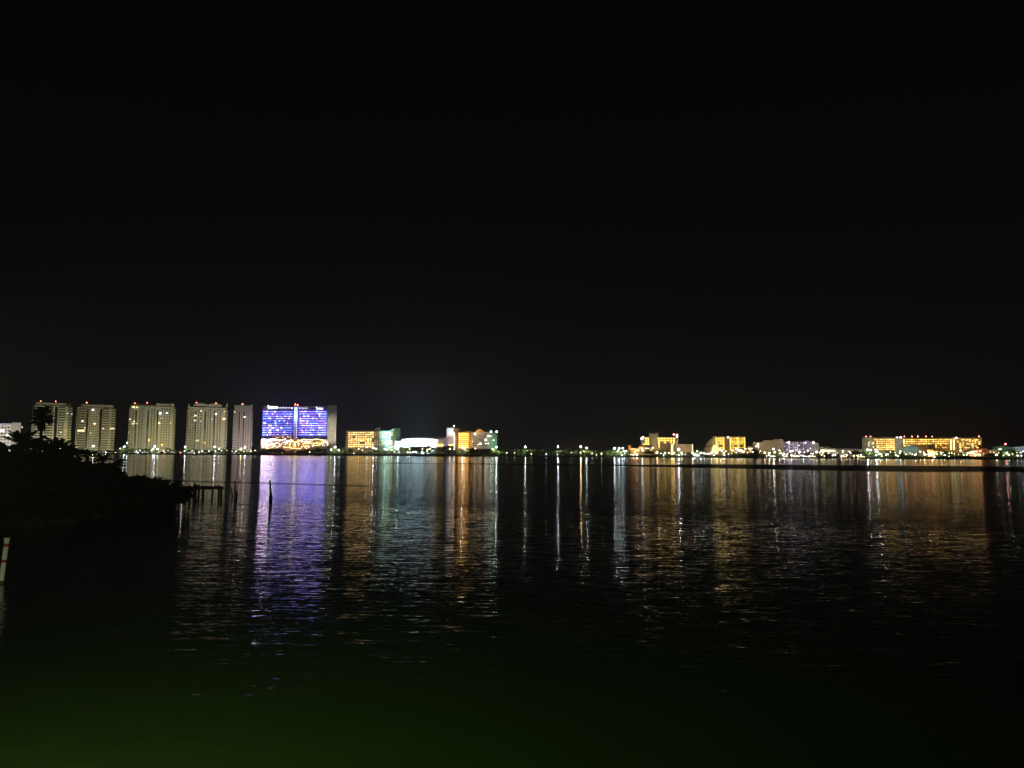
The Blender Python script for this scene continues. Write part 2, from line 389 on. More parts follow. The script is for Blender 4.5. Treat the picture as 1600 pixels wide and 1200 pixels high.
lits(b, [(206, 636, 3.4, 3, (1, .82, .45), 2), (211.5, 636.2, 2.6, 2.2, (1, .85, .5), 1.4), (248, 645.7, 3.8, 3.2, COOL, 2.6), (258.5, 645.3, 3.4, 2.2, COOL, 1.7), (201.5, 655, 2.6, 2, WARM, 1.6), (208, 658.6, 2.4, 2, WARM, 2),
         (206, 662, 3, 2, WARM, 1.7), (211.3, 662, 2, 1.8, WARM, 1.2), (247, 661, 3, 3, WARM, 2.2), (251, 653.5, 1.6, 2.2, WARM, .9), (232.5, 687.5, 1.6, 4.4, YEL, 1.8), (265, 661, 1.4, 2, WARM, 1.0), (253, 695, 3.4, 2.6, YEL, 1.5), (200.5, 676, 1.6, 1.6, YEL, .8)], 1.9)
b.beacon(210.8, 630.4); b.beacon(230, 629.6)
b.flood(228, 672, (1.0, 0.97, 0.56), 0.17); b.flood(262, 684, (1, 0.80, 0.38), 0.13, 40, angle=55)
b = tower_b('pale condo tower with curved pediment and two red lights, between third and fifth towers', 290, 354, 636.4, (304, 319, 333.5), (296.5, 300, 308.5, 312.3, 323.3, 327.3, 338.6, 342.6), 4, 0.2, 800)
a0, a1, _, z1 = b.rect(300, 345, 631, 636.2); zt = b.v(630.2)
pts = [(a0, z1 - 2.6), (a1, z1 - 2.6)] + [(a1 + (a0 - a1) * k / 10, z1 - 2.4 + (zt - z1 + 2.4) * (0.55 + 0.45 * abs(math.sin(PI * k / 5)))) for k in range(11)]
MB().prism(pts, 0.8, 12).obj('pediment', stone, b.t)
for x in (292.6, 352.6): b.box('corner_turret', cream, x - 1, x + 1, 630.6, 636.2, 0.4, 4)
lits(b, [(312, 642, 3, 2.4, (.9, .9, .6), 1.1), (303.5, 649.3, 3, 2.6, WARM, 2.2), (303, 657, 2.6, 2.2, WHITE, 1.9), (335.5, 647, 3.2, 3, WHITE, 2.4), (348.5, 654.4, 4, 2.6, WARM, 2.4), (329.5, 654.5, 1.6, 2.4, WARM, .9),
         (349, 643, 2, 2, WARM, .9), (308, 688.4, 6.5, 2.6, (1, .82, .4), .8), (312, 658.5, 1.4, 3, COOL, .8), (319.5, 692, 1.2, 4.5, YEL, 1.0)], 1.9)
b.beacon(307, 629.2); b.beacon(337.5, 630.2)
b.flood(322, 672, (1.0, 0.95, 0.60), 0.17)
b = tower_b('slim pinkish condo tower with one red light, beside the blue hotel', 363, 394, 637, (372.5, 379.5), (367.4, 369.6, 376, 383.4, 387), 3.4, 0.2, 800, 0.05, wall('pink_render', (0.46, 0.40, 0.38)), 1.4)
b.box('penthouse', stone, 366, 391.5, 633.4, 636.8, 0.8, 14); 
for x in (365, 392.4): b.box('corner_turret', cream, x - .9, x + .9, 632.2, 636.8, 0.4, 4)
lits(b, [(380.5, 651.5, 2.6, 2.6, WHITE, 2.2), (365, 643.5, 1.8, 2.4, WARM, 1.2)], 1.9)
b.beacon(379, 631.6, 24)
b.flood(378, 660, (1, 0.94, 0.72), 0.14); b.flood(384, 690, (0.95, 0.62, 0.80), 0.16, 40, angle=70)

# --- blue hotel
b = Bld('blue_hotel', 'large hotel with rows of blue and violet light strips', 'hotel', 465, 790, 0.04)
b.box('wall', wall('slate_render', (0.22, 0.22, 0.30)), 408.6, 510, 637.6, None, 0, 18)
b.box('end_slab', stone, 510.1, 524.5, 633.2, None, -2.5, 20); b.box('parapet', purple, 409, 456.8, 635, 637.4, 1.0, 6); b.box('parapet', purple, 464.4, 509.8, 635, 637.4, 1.0, 6)
b.box('lift_shaft', wall('pale_blue_render', (0.40, 0.48, 0.62)), 457, 464.2, 633.6, None, -3.0, -0.02)
blue = [(0.08, 0.11, 1.0), (0.11, 0.18, 1.0), (0.17, 0.14, 1.0), (0.20, 0.10, 1.0)]
for i in range(11):
    y = 643.2 + i * 3.62
    for (x0, x1) in ((409.2, 456), (465.8, 509)):
        x = x0
        while x < x1 - 0.5:
            ln = min(rnd.choice((3.4, 6.8, 6.8, 10.2, 13.6)), x1 - x)
            dim = (x0 > 460 and i in (2, 3, 5) and 484 < x < 496) or (x0 < 460 and 4 <= i <= 6) or (x0 < 460 and x > 440 and i > 7)
            s_ = rnd.choice((1.8, 2.8, 3.8, 5.0)) * (0.40 if dim else 1)
            if x + ln < x1 + 0.1: b.win(x + ln / 2, y, ln - 0.35, 0.85, glow(rnd.choice(blue), s_), 'led_strip', 1.0)
            x += ln
    for (x0, x1, n) in ((410, 455.5, 4), (466.5, 508.5, 4)):
        for k in range(n):
            if rnd.random() < 0.85:
                c_ = rnd.choice(((0.75, 0.78, 1), (0.9, 0.85, 1), (0.6, 0.7, 1), (1, .8, .75), (1, .72, .5)))
                if x0 > 460 and i in (2, 3, 4, 6, 7): c_ = rnd.choice(((1, .8, .75), c_))
                b.win(rnd.uniform(x0, x1), y + rnd.uniform(-.4, .2), rnd.choice((1.4, 1.8, 3.2)), 1.6, glow(c_, rnd.choice((1.0, 1.4, 2.0))), 'lit_window', 1.3)
b.box('balcony_slab', wall('slate_render', (0.22, 0.22, 0.30)), 408.6, 456.5, 639.4, 640.6, -1.2, -0.02)
for y, s_, c_ in ((639, 1.4, (.35, .5, 1)), (645, 1.6, (.35, .65, 1)), (651, 1.9, (.4, .8, 1)), (655.5, 1.4, (.3, .6, 1)), (660, .8, (.25, .45, 1)), (665, .45, (.22, .3, .95)), (671, .3, (.25, .22, .85)), (677, .3, (.28, .22, .85)), (683, .3, (.3, .22, .85))):
    b.win(460.6, y, 5.0, 5.6 if y > 645 else 5.2, glow(c_, s_), 'light_panel', 3.3)
b.win(424, 636.3, 15, 3.0, glow((1, .86, .9), 3), 'roof_sign_light', 1.2); b.win(421.5, 636.8, 6, 3, glow((1, .88, .9), 7), 'roof_sign_light', 1.6); b.win(417, 635, 1.2, 5, glow(WARM, 1.2), 'roof_sign_light', 1.4)
for k in range(9): b.lamp(434 + k * 2.3, 637.3, 0.42, (.78, .75, 1), 4, 'roof_lamp')
for k in range(6): b.lamp(467.8 + k * 2.4, 637.6, 0.42, (.78, .75, 1), 4, 'roof_lamp')
b.lamp(456, 637.6, .75, (1, .7, .65), 4, 'roof_lamp'); b.win(498, 638.5, 10, 2.2, glow((.8, .8, 1), 1.5), 'roof_sign_light', 1.2); b.lamp(494.5, 636, .6, WARM, 4, 'roof_lamp')
b.beacon(461.3, 632, 30); b.beacon(465, 632.8, 30)
for k in range(9): b.lamp(463.4, 655 + k * 3.6, 0.5, (1, .7, .55), 2.6, 'shaft_lamp', -3.6)
# podium with its illuminated arcades
b.box('podium', wall('podium_render', (0.40, 0.27, 0.18)), 407.6, 513, 686, None, -10, -2.6)
b.box('gable_block', wall('podium_render', (0.40, 0.27, 0.18)), 425, 456.8, 679.5, 685.9, -6, -0.05)
pk = (1, .72, .62); yl = (1, .80, .28); ww = (1, .9, .75); am = (1, .55, .18)
def garland(pts, col, s_, r_=0.22, dep=-10.8):
    P = []
    for x, y in pts: k, z = b.hit(x, y, dep); P.append((k, dep, z))
    MB().tube(P, r_, 6).obj('light_garland', glow(col, s_ * 1.5), b.t)
def arc(cx, y, w, h): return [(cx - w / 2 * math.cos(PI * k / 8), y - h * math.sin(PI * k / 8)) for k in range(9)]
garland(arc(413, 694, 8, 8), (1, .76, .80), 10); garland(arc(414, 698, 6, 5), (1, .58, .66), 10); garland([(409, 686), (412, 691), (418, 689), (423, 686), (431, 687)], (1, .78, .88), 10); garland([(421, 690), (430, 687), (440, 688), (447, 685.5)], ww, 2.0)
garland([(411, 692), (418, 698), (424, 693), (430, 697)], (1, .74, .84), 10); garland([(425, 696), (433, 691), (439, 696), (432, 699)], pk, 2.2); garland([(412, 699), (420, 700.5), (428, 698.5)], am, 1.4)
garland(arc(457, 698, 9, 9), yl, 2.2); garland(arc(463.5, 697, 6, 7), yl, 1.8); garland([(442, 692), (452, 689.5), (456, 686)], ww, 2.0)
garland([(466, 690), (474, 686.2), (484, 687), (496, 686), (506, 688), (512, 693)], yl, 2.2); garland([(470, 688.5), (478, 691), (486, 690)], ww, 2.6)
garland([(472, 694), (486, 692.5), (499, 692.3), (508, 689)], am, 2.0); garland(arc(508, 696, 8, 6), ww, 2.4); garland([(476, 697), (484, 697.6), (482, 700)], yl, 2.0); garland([(442, 698), (455, 700), (470, 701)], yl, 1.6)
garland([(487, 696), (498, 695.8), (504, 692)], yl, 1.6)
for k in range(64):
    x = rnd.uniform(409, 512); y = rnd.uniform(686.5, 701.5)
    if x > 490 and y > 697: continue
    b.lamp(x, y, rnd.uniform(.28, .5), rnd.choice((pk, yl, ww, am, WARM)), rnd.choice((3, 5, 8)), 'garden_spot', -11.2)
for k in range(16):
    x = rnd.uniform(426, 456); y = rnd.uniform(680 + abs(x - 446) * .28, 685)
    b.lamp(x, y, .34, rnd.choice((am, (1, .45, .2), yl)), 3, 'garden_spot', -6.6)
b.flood(517.5, 672, (1, .90, .72), 0.40, 44, angle=36); b.flood(436, 655, (.22, .20, 1), 0.10, 44, alb=.2, angle=50); b.flood(480, 655, (.24, .2, 1), 0.10, 44, alb=.2, angle=38); b.flood(452, 692, (1, .55, .25), .10, 30, alb=.35, angle=100)

# --- golden-windowed hotel with the green gable
b = Bld('golden_hotel', 'long hotel with a full grid of golden windows and green-lit right end', 'hotel', 583, 790, 0.03)
b.box('wall', tan, 540, 583.5, 673, None, 0, 16); b.box('service_wall', brown, 583.6, 592.4, 672.6, None, -0.4, 16)
pl = [(592.5, 700), (625.8, 700), (625.8, 668.8), (617, 668.8), (614, 669.6), (608.5, 673), (592.5, 673.2)]
P = []
for x, y in pl: P.append((b.u(x), b.hit(x, y)[1] if y < 699 else -0.2))
MB().prism(P, 0, 16).obj('gable_wall', greenish, b.t)
b.box('roof_plant', grey, 585.5, 593.5, 668.6, 672.4, 4, 10)
for i, y in enumerate((676, 679, 682.5, 686, 688.8, 691.8, 694.8, 697.8)):
    for k in range(11):
        x = 545.4 + k * 3.72
        if (i, k) in ((2, 2), (5, 5), (5, 6), (4, 10), (3, 10)): m_ = dg
        else: m_ = glow(rnd.choice(((1, .62, .17), (1, .66, .22), (1, .60, .15), (1, .72, .30))), rnd.choice((0.7, 1.1, 1.5, 2.0)))
        b.win(x, y, 2.5, 1.7, m_, 'window' if m_ is dg else 'lit_window', 0.15)
for i, y in enumerate((676.3, 679.6, 682.9, 688.8, 692, 695)):
    for k in range(7):
        x = 594 + k * 3.1
        if (i > 3 and k == 4) or rnd.random() < 0.15: continue
        hot = (k in (2, 3) or k > 4)
        b.win(x, y, 2.5, 1.1, glow((1, .76, .32), (1.0 if hot else .45) * rnd.choice((.7, 1, 1.3))), 'lit_window', 0.15)
for y in (676.4, 679.6, 689, 692, 695): 
    for x in (586.2, 589.6): b.win(x, y, 1.8, 1, glow((1, .7, .3), .45), 'lit_window', 0.6)
b.win(619.3, 672.2, 2.6, 2.6, roofm, 'emblem', 0.12)
b.flood(560, 688, (1, .72, .45), 0.10, 44, alb=.33, angle=60); b.flood(604, 688, (.7, 1, .62), 0.17, 44, angle=40); b.flood(624, 694, (.25, 1, .40), 0.26, 22, angle=50); b.box('canopy', white, 609, 616, 697, 699, -6, -0.3)
b.flood(612, 698, (1, 1, .95), .25, 20, angle=40)

# --- white hall
b = Bld('exhibition_hall', 'low hall with a brilliantly floodlit white wall', 'hall', 655, 770)
b.box('wall', white, 628.2, 679, 686.2, None, 0, 30); b.box('side_wing', white, 617.3, 628, 689.5, None, -1.5, 24); b.box('roof', grey, 640, 694, 683.2, 686, 4, 34)
b.box('entrance_wing', tan, 679.1, 693.5, 686.2, None, 0.4, 24); b.box('entrance_strip', glow(YEL, 1.5), 674, 693, 694.2, 696, -1.2, -0.1)
b.flood(623, 693, (.55, .92, 1), 13.0, 22, alb=.72, angle=48); b.flood(643, 692, (.56, .87, 1), 44.0, 25, alb=.72, angle=50); b.flood(664, 692, (.66, .87, 1), 40.0, 25, alb=.72, angle=52); b.flood(686, 691, (1, .7, .4), .2, 26, angle=40)
for k in range(9): b.lamp(666 + k * 3, 697.5, .3, (1, .75, .4), 6, 'eave_lamp', -2)

# --- tower block with the white-lit panel, orange hotel, pedimented hotel
b = Bld('panel_tower', 'square block with a bright white panel and a column of stair lights', 'building', 707, 785)
b.box('wall', purple, 694, 709.4, 682, None, 0, 14); b.box('panel_wall', white, 697.4, 709.3, 668.6, 681.9, -0.3, 12); b.box('lift_block', brown, 709.5, 719, 669.4, None, -0.6, 12)
b.win(703.2, 674.5, 10, 12.2, glow((.80, .92, 1), .45), 'glowing_panel', 0.7); b.win(704, 674.5, 5, 7, glow((.9, .97, 1), 1.1), 'glowing_panel', 1.0); b.box('mast', white, 707.4, 709.2, 666.6, 668.5, 0, 2)  # white-lit panel and its bright spot made as glowing plates
b.beacon(709.3, 665.5, 50, (1, .35, .22))
for k in range(9): b.lamp(709.9, 677.3 + k * 3.05, .5, (1, .75, .42), 9, 'stair_lamp', -1.4)
b.win(705.7, 695.4, 9.6, 2.4, glow(YEL, 1.2), 'lit_window', .4)
b.flood(702, 690, (.75, .66, 1), .14, 40, angle=40); b.flood(714, 686, (1, .72, .48), .11, 40, alb=.2, angle=30)
b = Bld('orange_hotel', 'narrow hotel with bright yellow-orange balcony rows', 'hotel', 726, 780)
b.box('wall', orange, 716, 736.2, 674.4, None, 0, 14); b.box('edge_pillar', orange, 732.4, 736.1, 673.9, None, -1.5, -0.04); b.box('roof_vent', steel, 723, 724.6, 671.4, 674.2, 3, 5)
for i in range(8):
    y = 677.8 + i * 3.0
    b.win(724.2, y, 15.4, 1.7, glow((1, .46, .05) if i % 3 else (1, .52, .08), (2.2, 1.6, 1.8, 1.3, 1.1, 1.3, 1.5, 1.9)[i]), 'lit_balcony', .3)
    b.win(724.2, y + 1.35, 16, .7, orange, 'balcony_rail', .9)
b.flood(729, 688, (1, .62, .22), .30, 40, angle=50); b.flood(734.4, 690, (1, .6, .25), .22, 26, angle=24)
b = Bld('pediment_hotel', 'grey hotel with an orange gable and a green-lit right wing', 'hotel', 755, 780)
b.box('wall', grey, 736.4, 765.4, 675.2, None, 0, 15); b.box('green_wing', greenish, 765.5, 777, 675, None, -1, 14)
P = [(b.u(739.8), b.hit(740, 675.1)[1]), (b.u(759.5), b.hit(759, 675.1)[1]), (b.u(756), b.hit(756, 674.4)[1]), (b.u(752), b.hit(752, 671.2)[1]), (b.u(749.6), b.hit(750, 670)[1]), (b.u(746), b.hit(746, 671.2)[1]), (b.u(743), b.hit(743, 673.6)[1])]
MB().prism(P, -0.5, 5).obj('pediment', orange, b.t)
grid(b, (740.4, 743.6, 746.8, 750, 753.2, 756.4, 759.6), 678.5, 697, 7, 1.9, .5)
for x, y, r_, s_ in ((742.3, 678.1, .8, 14), (762.4, 681.2, .8, 12), (764.2, 681.3, .5, 8), (759, 687.3, .95, 14), (750.6, 693.5, .8, 12), (741.9, 701.7, .85, 12), (762.9, 693, .5, 8), (759, 693, .45, 8), (746.5, 694.8, .45, 6), (738.6, 689.5, .4, 4)): b.lamp(x, y, r_, (1, .83, .55), s_)
b.lamp(767.3, 674.7, .85, (.9, 1, .9), 26, 'roof_lamp'); b.lamp(776, 674.6, .85, (.9, 1, .95), 26, 'roof_lamp'); b.lamp(766.8, 681.5, .6, WHITE, 9); b.lamp(771.2, 687.8, .65, (1, 1, .75), 10)
b.flood(750, 688, (1, .75, .62), .13, 40, angle=50); b.flood(750, 674, (1, .6, .3), .28, 24, angle=26); b.flood(771, 692, (.25, 1, .55), .18, 26, angle=40)

# --- castle hotel and its annex
b = Bld('castle_hotel', 'hotel with a square central tower and two rows of yellow windows', 'hotel', 1030, 775)
b.box('tower', tan, 1014.2, 1028, 677.6, None, -2.5, 12)
for x in (1014.9, 1027.4): b.box('turret', stone, x - .9, x + .9, 676.2, 677.5, -2.4, 1)
b.box('side_wing', tan, 1001, 1014.1, 683.2, None, 0, 14); b.box('wall', tan, 1028.1, 1054.3, 683.0, None, 0, 14); b.box('end_block', stone, 1054.4, 1059.8, 678.4, None, -1, 14)
b.box('annex', wall('annex_render', (0.46, 0.36, 0.24)), 1060, 1083, 694, None, 0, 16); b.box('lower_wall', brown, 1031.4, 1047.2, 694.2, None, -2, -0.04)
for y in (684.8, 688, 691, 694):
    for x, w in ((1009.4, 2.6), (1013, 2.6)): b.win(x, y, w, 1.6, glow((1, .62, .10), 1.8), 'lit_window', .2)
    if y > 690: b.win(1006, 694, 2.6, 1.6, glow((1, .8, .3), 1.2), 'lit_window', .2)
for i, y in enumerate((685.2, 688.3, 691.4)):
    for k in range(6):
        if i == 2 and k in (1, 3): continue
        b.win(1029.6 + k * 4.75, y, 3.2, 1.7, glow((1, .62, .08), (2.0, 1.7, 1.2)[i]), 'lit_window', .2)
b.win(1029.7, 696, 1.5, 8, glow((1, .7, .2), .8), 'stair_window', .3); b.win(1050, 700.5, 3, 12, glow((1, .82, .25), 1.5), 'stair_window', .3); b.win(1052.6, 692, 1, 6, glow((1, .72, .2), .8), 'stair_window', .3)
b.win(1081.8, 700, 1.5, 11, glow((1, .82, .42), 1.1), 'stair_window', .3)
b.lamp(1002.8, 685, .9, (1, .98, .95), 14, 'roof_lamp'); b.lamp(1004.8, 683.4, .8, WHITE, 12, 'roof_lamp'); b.win(1058, 681, 2.8, 5.6, glow(WHITE, 1.6), 'roof_sign_light', 1.2); b.lamp(1014.8, 676.6, .45, (1, .8, .7), 6, 'roof_lamp'); b.lamp(1027.4, 676.6, .45, (1, .8, .7), 6, 'roof_lamp')
b.beacon(1052.8, 679.2, 40, (1, .25, .2))
b.flood(1020, 690, (1, .80, .36), .16, 36, angle=40); b.flood(1040, 692, (1, .74, .3), .14, 36, angle=50); b.flood(1072, 700, (1, .74, .42), .26, 30, angle=45); b.flood(1006, 695, (1, .72, .35), .13, 36, angle=30)
b = Bld('terracotta_pavilion', 'low orange-lit pavilion left of the castle hotel', 'pavilion', 994, 755)
b.box('wall', orange, 984.5, 1007, 700.6, None, 0, 9); b.box('porch', orange, 996, 1018, 702.5, None, -5, -0.1)
for x0, x1, y in ((981.5, 985.8, 697.2), (998, 1008, 697.4)): b.box('cupola', orange, x0, x1, y, 704, -1, 4)
MB().prism([(b.u(980), b.hit(983, 697.2)[1]), (b.u(987), b.hit(983, 697.2)[1]), (b.u(983.6), b.hit(983, 695)[1])], -2, 5).obj('roof', tile, b.t)
MB().prism([(b.u(996.5), b.hit(1003, 697.4)[1]), (b.u(1009.5), b.hit(1003, 697.4)[1]), (b.u(1003), b.hit(1003, 695.4)[1])], -2, 5).obj('roof', tile, b.t)
for x, y, w, h, c_, s_ in ((989, 701.6, 6, 1.5, (1, .45, .1), 1.2), (995.5, 703.5, 6, 3.4, (1, .6, .15), 1.4), (1001.5, 699.8, 6, 2, (1, .45, .12), .8), (1011, 700.5, 7, 1.4, (1, .85, .6), 1.0), (1019.8, 699.8, 3, 2.6, WARM, 1.6)): b.win(x, y, w, h, glow(c_, s_), 'lit_window', 5.3)
b.flood(992, 702, (1, .5, .15), .3, 24, angle=60)

# --- yellow terraced hotel
b = Bld('terraced_hotel', 'stepped hotel glowing bright yellow on every floor', 'hotel', 1133, 775)
b.box('wall', tan, 1113.5, 1165, 682, None, 0, 15)
for x0, y0 in ((1108.5, 686.2), (1105, 690.6), (1102.4, 695.4), (1100, 700.5)): b.box('terrace', tan, x0, 1113.4, y0, y0 + 4.3 if y0 < 700 else None, 0.2, 13); b.box('terrace_wall', brown, x0 - .5, 1113.3, y0 + 1.7, y0 + 3.2, -0.9, 0.1)
b.box('mid_shaft', brown, 1132.4, 1139.6, 682.4, None, -1.4, -0.05)
yk = ((1, .64, .05), (1, .60, .05), (1, .68, .10))
for i in range(7):
    y = 684.8 + i * 2.95
    for (x0, x1, n) in ((1118, 1132, 4), (1140.4, 1153, 4), (1153.6, 1164.2, 4)):
        for k in range(n):
            if i in (4,) and rnd.random() < .55: continue
            w = (x1 - x0) / n; s_ = rnd.choice((.6, 1.1, 1.6)) * (.8 if i in (3, 4) else 1)
            b.win(x0 + w * (k + .5), y, w * .74, 1.45, glow(rnd.choice(yk), s_), 'lit_window', .3)
for x in (1119.3, 1131, 1141, 1153.3, 1163.8): b.win(x, 692.5, .9, 18, glow((1, .8, .2), 1.1), 'light_strip', .6)
for i, (x0, y) in enumerate(((1114.6, 697), (1113, 700.2), (1112, 703.2), (1112, 706.2))): b.win((x0 + 1122) / 2, y, 1122 - x0, 1.7, glow((1, .84, .28), 1.5), 'lit_balcony', 1.2)
b.lamp(1137.5, 683.3, .7, WHITE, 14, 'roof_lamp', -2)
b.flood(1140, 695, (1, .75, .2), .22, 36, angle=70); b.flood(1107, 698, (1, .78, .45), .13, 34, angle=40)
b = Bld('waterside_restaurant', 'low restaurant with white-lit awnings before the terraced hotel', 'restaurant', 1157, 745)
b.box('wall', tan, 1147, 1176, 703.5, None, 0, 9); MB().prism([(b.u(1145.5), b.hit(1150, 703.4)[1]), (b.u(1177.5), b.hit(1170, 703.4)[1]), (b.u(1172), b.hit(1165, 700)[1]), (b.u(1151), b.hit(1153, 700)[1])], -2, 9).obj('roof', tile, b.t)
for x, y, w, h, c_, s_ in ((1151, 701.6, 5, 1.6, (1, .85, .6), 1.6), (1155.5, 703.4, 7, 2.6, WHITE, 2.4), (1161, 705.2, 5, 2, WARM, 1.8), (1164.5, 701.3, 4, 1.6, (1, .85, .6), 1.4), (1172, 701, 7, 2.2, (1, .80, .45), 1.5), (1173, 705, 3.6, 2, (1, .8, .4), 1.0)): b.win(x, y, w, h, glow(c_, s_), 'awning_light', 2.4)

# --- tan block and lavender hotel
b = Bld('tan_block', 'plain tan block with stepped left side, between yellow and lavender hotels', 'building', 1205, 785)
b.box('wall', tan, 1192.5, 1224, 688, None, 0, 15); b.box('roof_block', tan, 1208, 1224, 686, 687.9, 2, 12); b.box('step_wing', tan, 1176, 1192.4, 691, None, 1, 12); b.box('step_wing', tan, 1168, 1175.9, 697, None, 1, 12)
grid(b, (1195, 1199, 1203), 690, 708, 5, 1.4, .3, brown); b.flood(1206, 698, (1, .82, .55), .17, 40, angle=50); b.flood(1184, 700, (1, .8, .5), .09, 40, angle=40)
for x, y, r_, s_ in ((1184.6, 694.4, .7, 10), (1182, 697.2, .6, 9), (1179, 691.5, .4, 3), (1185, 698, .5, 7)): b.lamp(x, y, r_, (1, .85, .75), s_)
b = Bld('lavender_hotel', 'lavender-lit hotel speckled with small white balcony lights', 'hotel', 1250, 785)
b.box('wall', purple, 1224.2, 1268.6, 690.2, None, 0, 15); b.box('stair_tower', purple, 1257, 1263.8, 687.6, None, -1, 10); b.box('end_block', stone, 1268.7, 1279, 692.2, None, 0, 13)
for i in range(6):
    for k in range(13):
        x = 1226.4 + k * 3.2; y = 692 + i * 2.5
        if 1256 < x < 1265: continue
        if rnd.random() < .62: b.win(x, y, 1.3, 1.2, glow(rnd.choice(((.75, .62, 1), (.9, .8, 1), (1, .85, .9))), rnd.choice((.3, .5, .9))), 'lit_window', .2)
        else: b.win(x, y, 1.8, 1.2, dg, 'window', .15)
for x, y, r_, s_ in ((1232.5, 691.2, .8, 16), (1258.6, 691.8, .7, 12), (1271, 691.3, .8, 16), (1222.3, 691.8, .5, 7), (1248.5, 695.7, .45, 7), (1258.5, 694.6, .4, 6), (1260, 699, .4, 6), (1235, 705.2, .8, 9), (1238.6, 704.6, .6, 7), (1249.3, 706.5, 1.0, 16), (1262.3, 704, .8, 10), (1266, 700.8, .4, 5), (1276, 706, .9, 10), (1244, 703.5, .4, 5)): b.lamp(x, y, r_, (1, .92, .8), s_)
b.flood(1243, 698, (.80, .66, 1), .13, 40, angle=60); b.flood(1273, 700, (1, .9, .75), .12, 40, angle=30)

# --- pavilion and low roofs
b = Bld('glass_pavilion', 'low pavilion with a continuous pale-yellow lit front', 'pavilion', 1292, 755)
b.box('wall', cream, 1280, 1306, 703.4, None, 0, 10); b.box('roof', cream, 1279, 1296, 698.2, 700, -1, 11); b.box('roof_slab', cream, 1278.6, 1305, 700.1, 701.4, -2, 11)
for k in range(8): b.win(1283 + k * 2.9, 704, 2.6, 3.2 if k < 3 else 2.2, glow((1, .86, .48), rnd.choice((1.1, 1.5, 1.9))), 'lit_window', .4)
for k in range(4): b.lamp(1281.5 + k * 4.5, 707.5, .4, (1, .85, .5), 8)
b.flood(1290, 702, (.95, .95, .65), .16, 24, angle=60)
b = Bld('marina_shed', 'long low pale shed between the lit pavilion and the right hotel', 'shed', 1322, 765)
b.box('wall', stone, 1304.5, 1346.5, 702.4, None, 0, 12); b.box('roof', roofm, 1304, 1347, 700.6, 702.3, -1, 13)
for k in range(9): b.win(1308 + k * 4.3, 706.8, 1.8, 2.6, dg, 'window')
b.lamp(1317, 704.6, .6, WARM, 8); b.lamp(1310, 707, .4, WARM, 3); b.flood(1318, 706, (.95, .9, .62), .11, 28, angle=100)

# --- long hotel on the right
b = Bld('long_hotel', 'long six-storey hotel with amber windows and a row of red roof lights', 'hotel', 1440, 790, -0.02)
olive = wall('olive_render', (0.36, 0.35, 0.27))
b.box('end_wall', olive, 1347.5, 1358, 683.4, None, -0.5, 15); b.box('wall', olive, 1358.1, 1398.6, 683.8, None, 0, 15); b.box('tower', stone, 1398.7, 1410.4, 682.6, None, -2, 16); b.box('right_wing', wall('ochre_render', (0.40, 0.30, 0.16)), 1410.5, 1534.3, 684.2, None, 0, 15)
amb = ((1, .50, .07), (1, .52, .09), (1, .56, .12))
for i, y in enumerate((687, 690, 693, 696, 699, 702)):
    for k in range(11):
        x = 1359.8 + k * 3.66
        if x < 1369 and rnd.random() < .5: continue
        b.win(x, y, 2.7, 1.7, glow(rnd.choice(amb), rnd.choice((.7, 1.1, 1.5)) * (1.4 if k > 6 else .9)), 'lit_window', .2)
for x, y in ((1376.6, 687), (1364.8, 692.2), (1391, 686.6), (1364.7, 698.4), (1381.5, 698.7), (1393, 692), (1393, 698), (1372.3, 698)): b.lamp(x, y, .42, (1, .82, .45), 8)
b.win(1357.6, 693.8, 1.3, 7, glow((1, .86, .6), .7), 'stair_window', .7)
for i, y in enumerate((687, 690, 693.2, 696.4, 699.4)):
    for k in range(32):
        x = 1413 + k * 3.8
        if 1483 < x < 1493: continue
        if 1424 < x < 1462 and i > 2: continue
        s_ = rnd.choice((.5, .8, 1.2)) if rnd.random() < .65 else 2.2
        if x > 1494 and rnd.random() < .45: continue
        if i < 3 or rnd.random() < .6: b.win(x, y, 2.6, 1.6, glow(rnd.choice(amb), s_), 'lit_window' , .2)
for i in range(6):
    for x in (1485.7, 1490.3): b.win(x, 687.4 + i * 2.85, 2.2, 2.1, glow((1, .80, .36), 1.6), 'stair_window', .5)
b.win(1412.4, 690, 1.8, 8, glow((1, .76, .3), 1.3), 'stair_window', .4)
for k in range(7):
    for i in range(5):
        if rnd.random() < .55: b.lamp(1499.8 + k * 5 + rnd.uniform(-.5, .5), 688.2 + i * 2.9, .34, (1, .78, .35), 6)
for x in (1353.3, 1360.3, 1413, 1425, 1434.2, 1447, 1456.6, 1529.6): b.beacon(x, 682.2, 13, (1, .16, .12))
b.lamp(1401.7, 683.4, .6, WHITE, 8, 'roof_lamp', -2.6); b.lamp(1406.5, 683.4, .6, WHITE, 9, 'roof_lamp', -2.6); b.lamp(1408.2, 683.4, .6, WHITE, 9, 'roof_lamp', -2.6); b.lamp(1494.4, 684, .7, WHITE, 12, 'roof_lamp', -1); b.lamp(1492.6, 684.2, .5, WARM, 8, 'roof_lamp', -1)
b.flood(1353, 695, (1, .95, .68), .12, 44, angle=30); b.flood(1380, 694, (1, .76, .35), .14, 44, angle=50); b.flood(1404.6, 696, (.92, 1, .78), .12, 44, angle=24); b.flood(1450, 693, (1, .72, .3), .13, 46, alb=.32, angle=70); b.flood(1508, 692, (1, .68, .22), .20, 46, alb=.32, angle=60)
b = Bld('pale_hall', 'pale teal-roofed hall in front of the long hotel', 'hall', 1423, 762)
b.box('wall', stone, 1411, 1437, 703.8, None, 0, 14); MB().prism([(b.u(1408), b.hit(1412, 704.6)[1]), (b.u(1436.4), b.hit(1430, 704)[1]), (b.u(1432), b.hit(1430, 697)[1]), (b.u(1417), b.hit(1417, 696)[1])], -1, 15).obj('roof', teal, b.t)
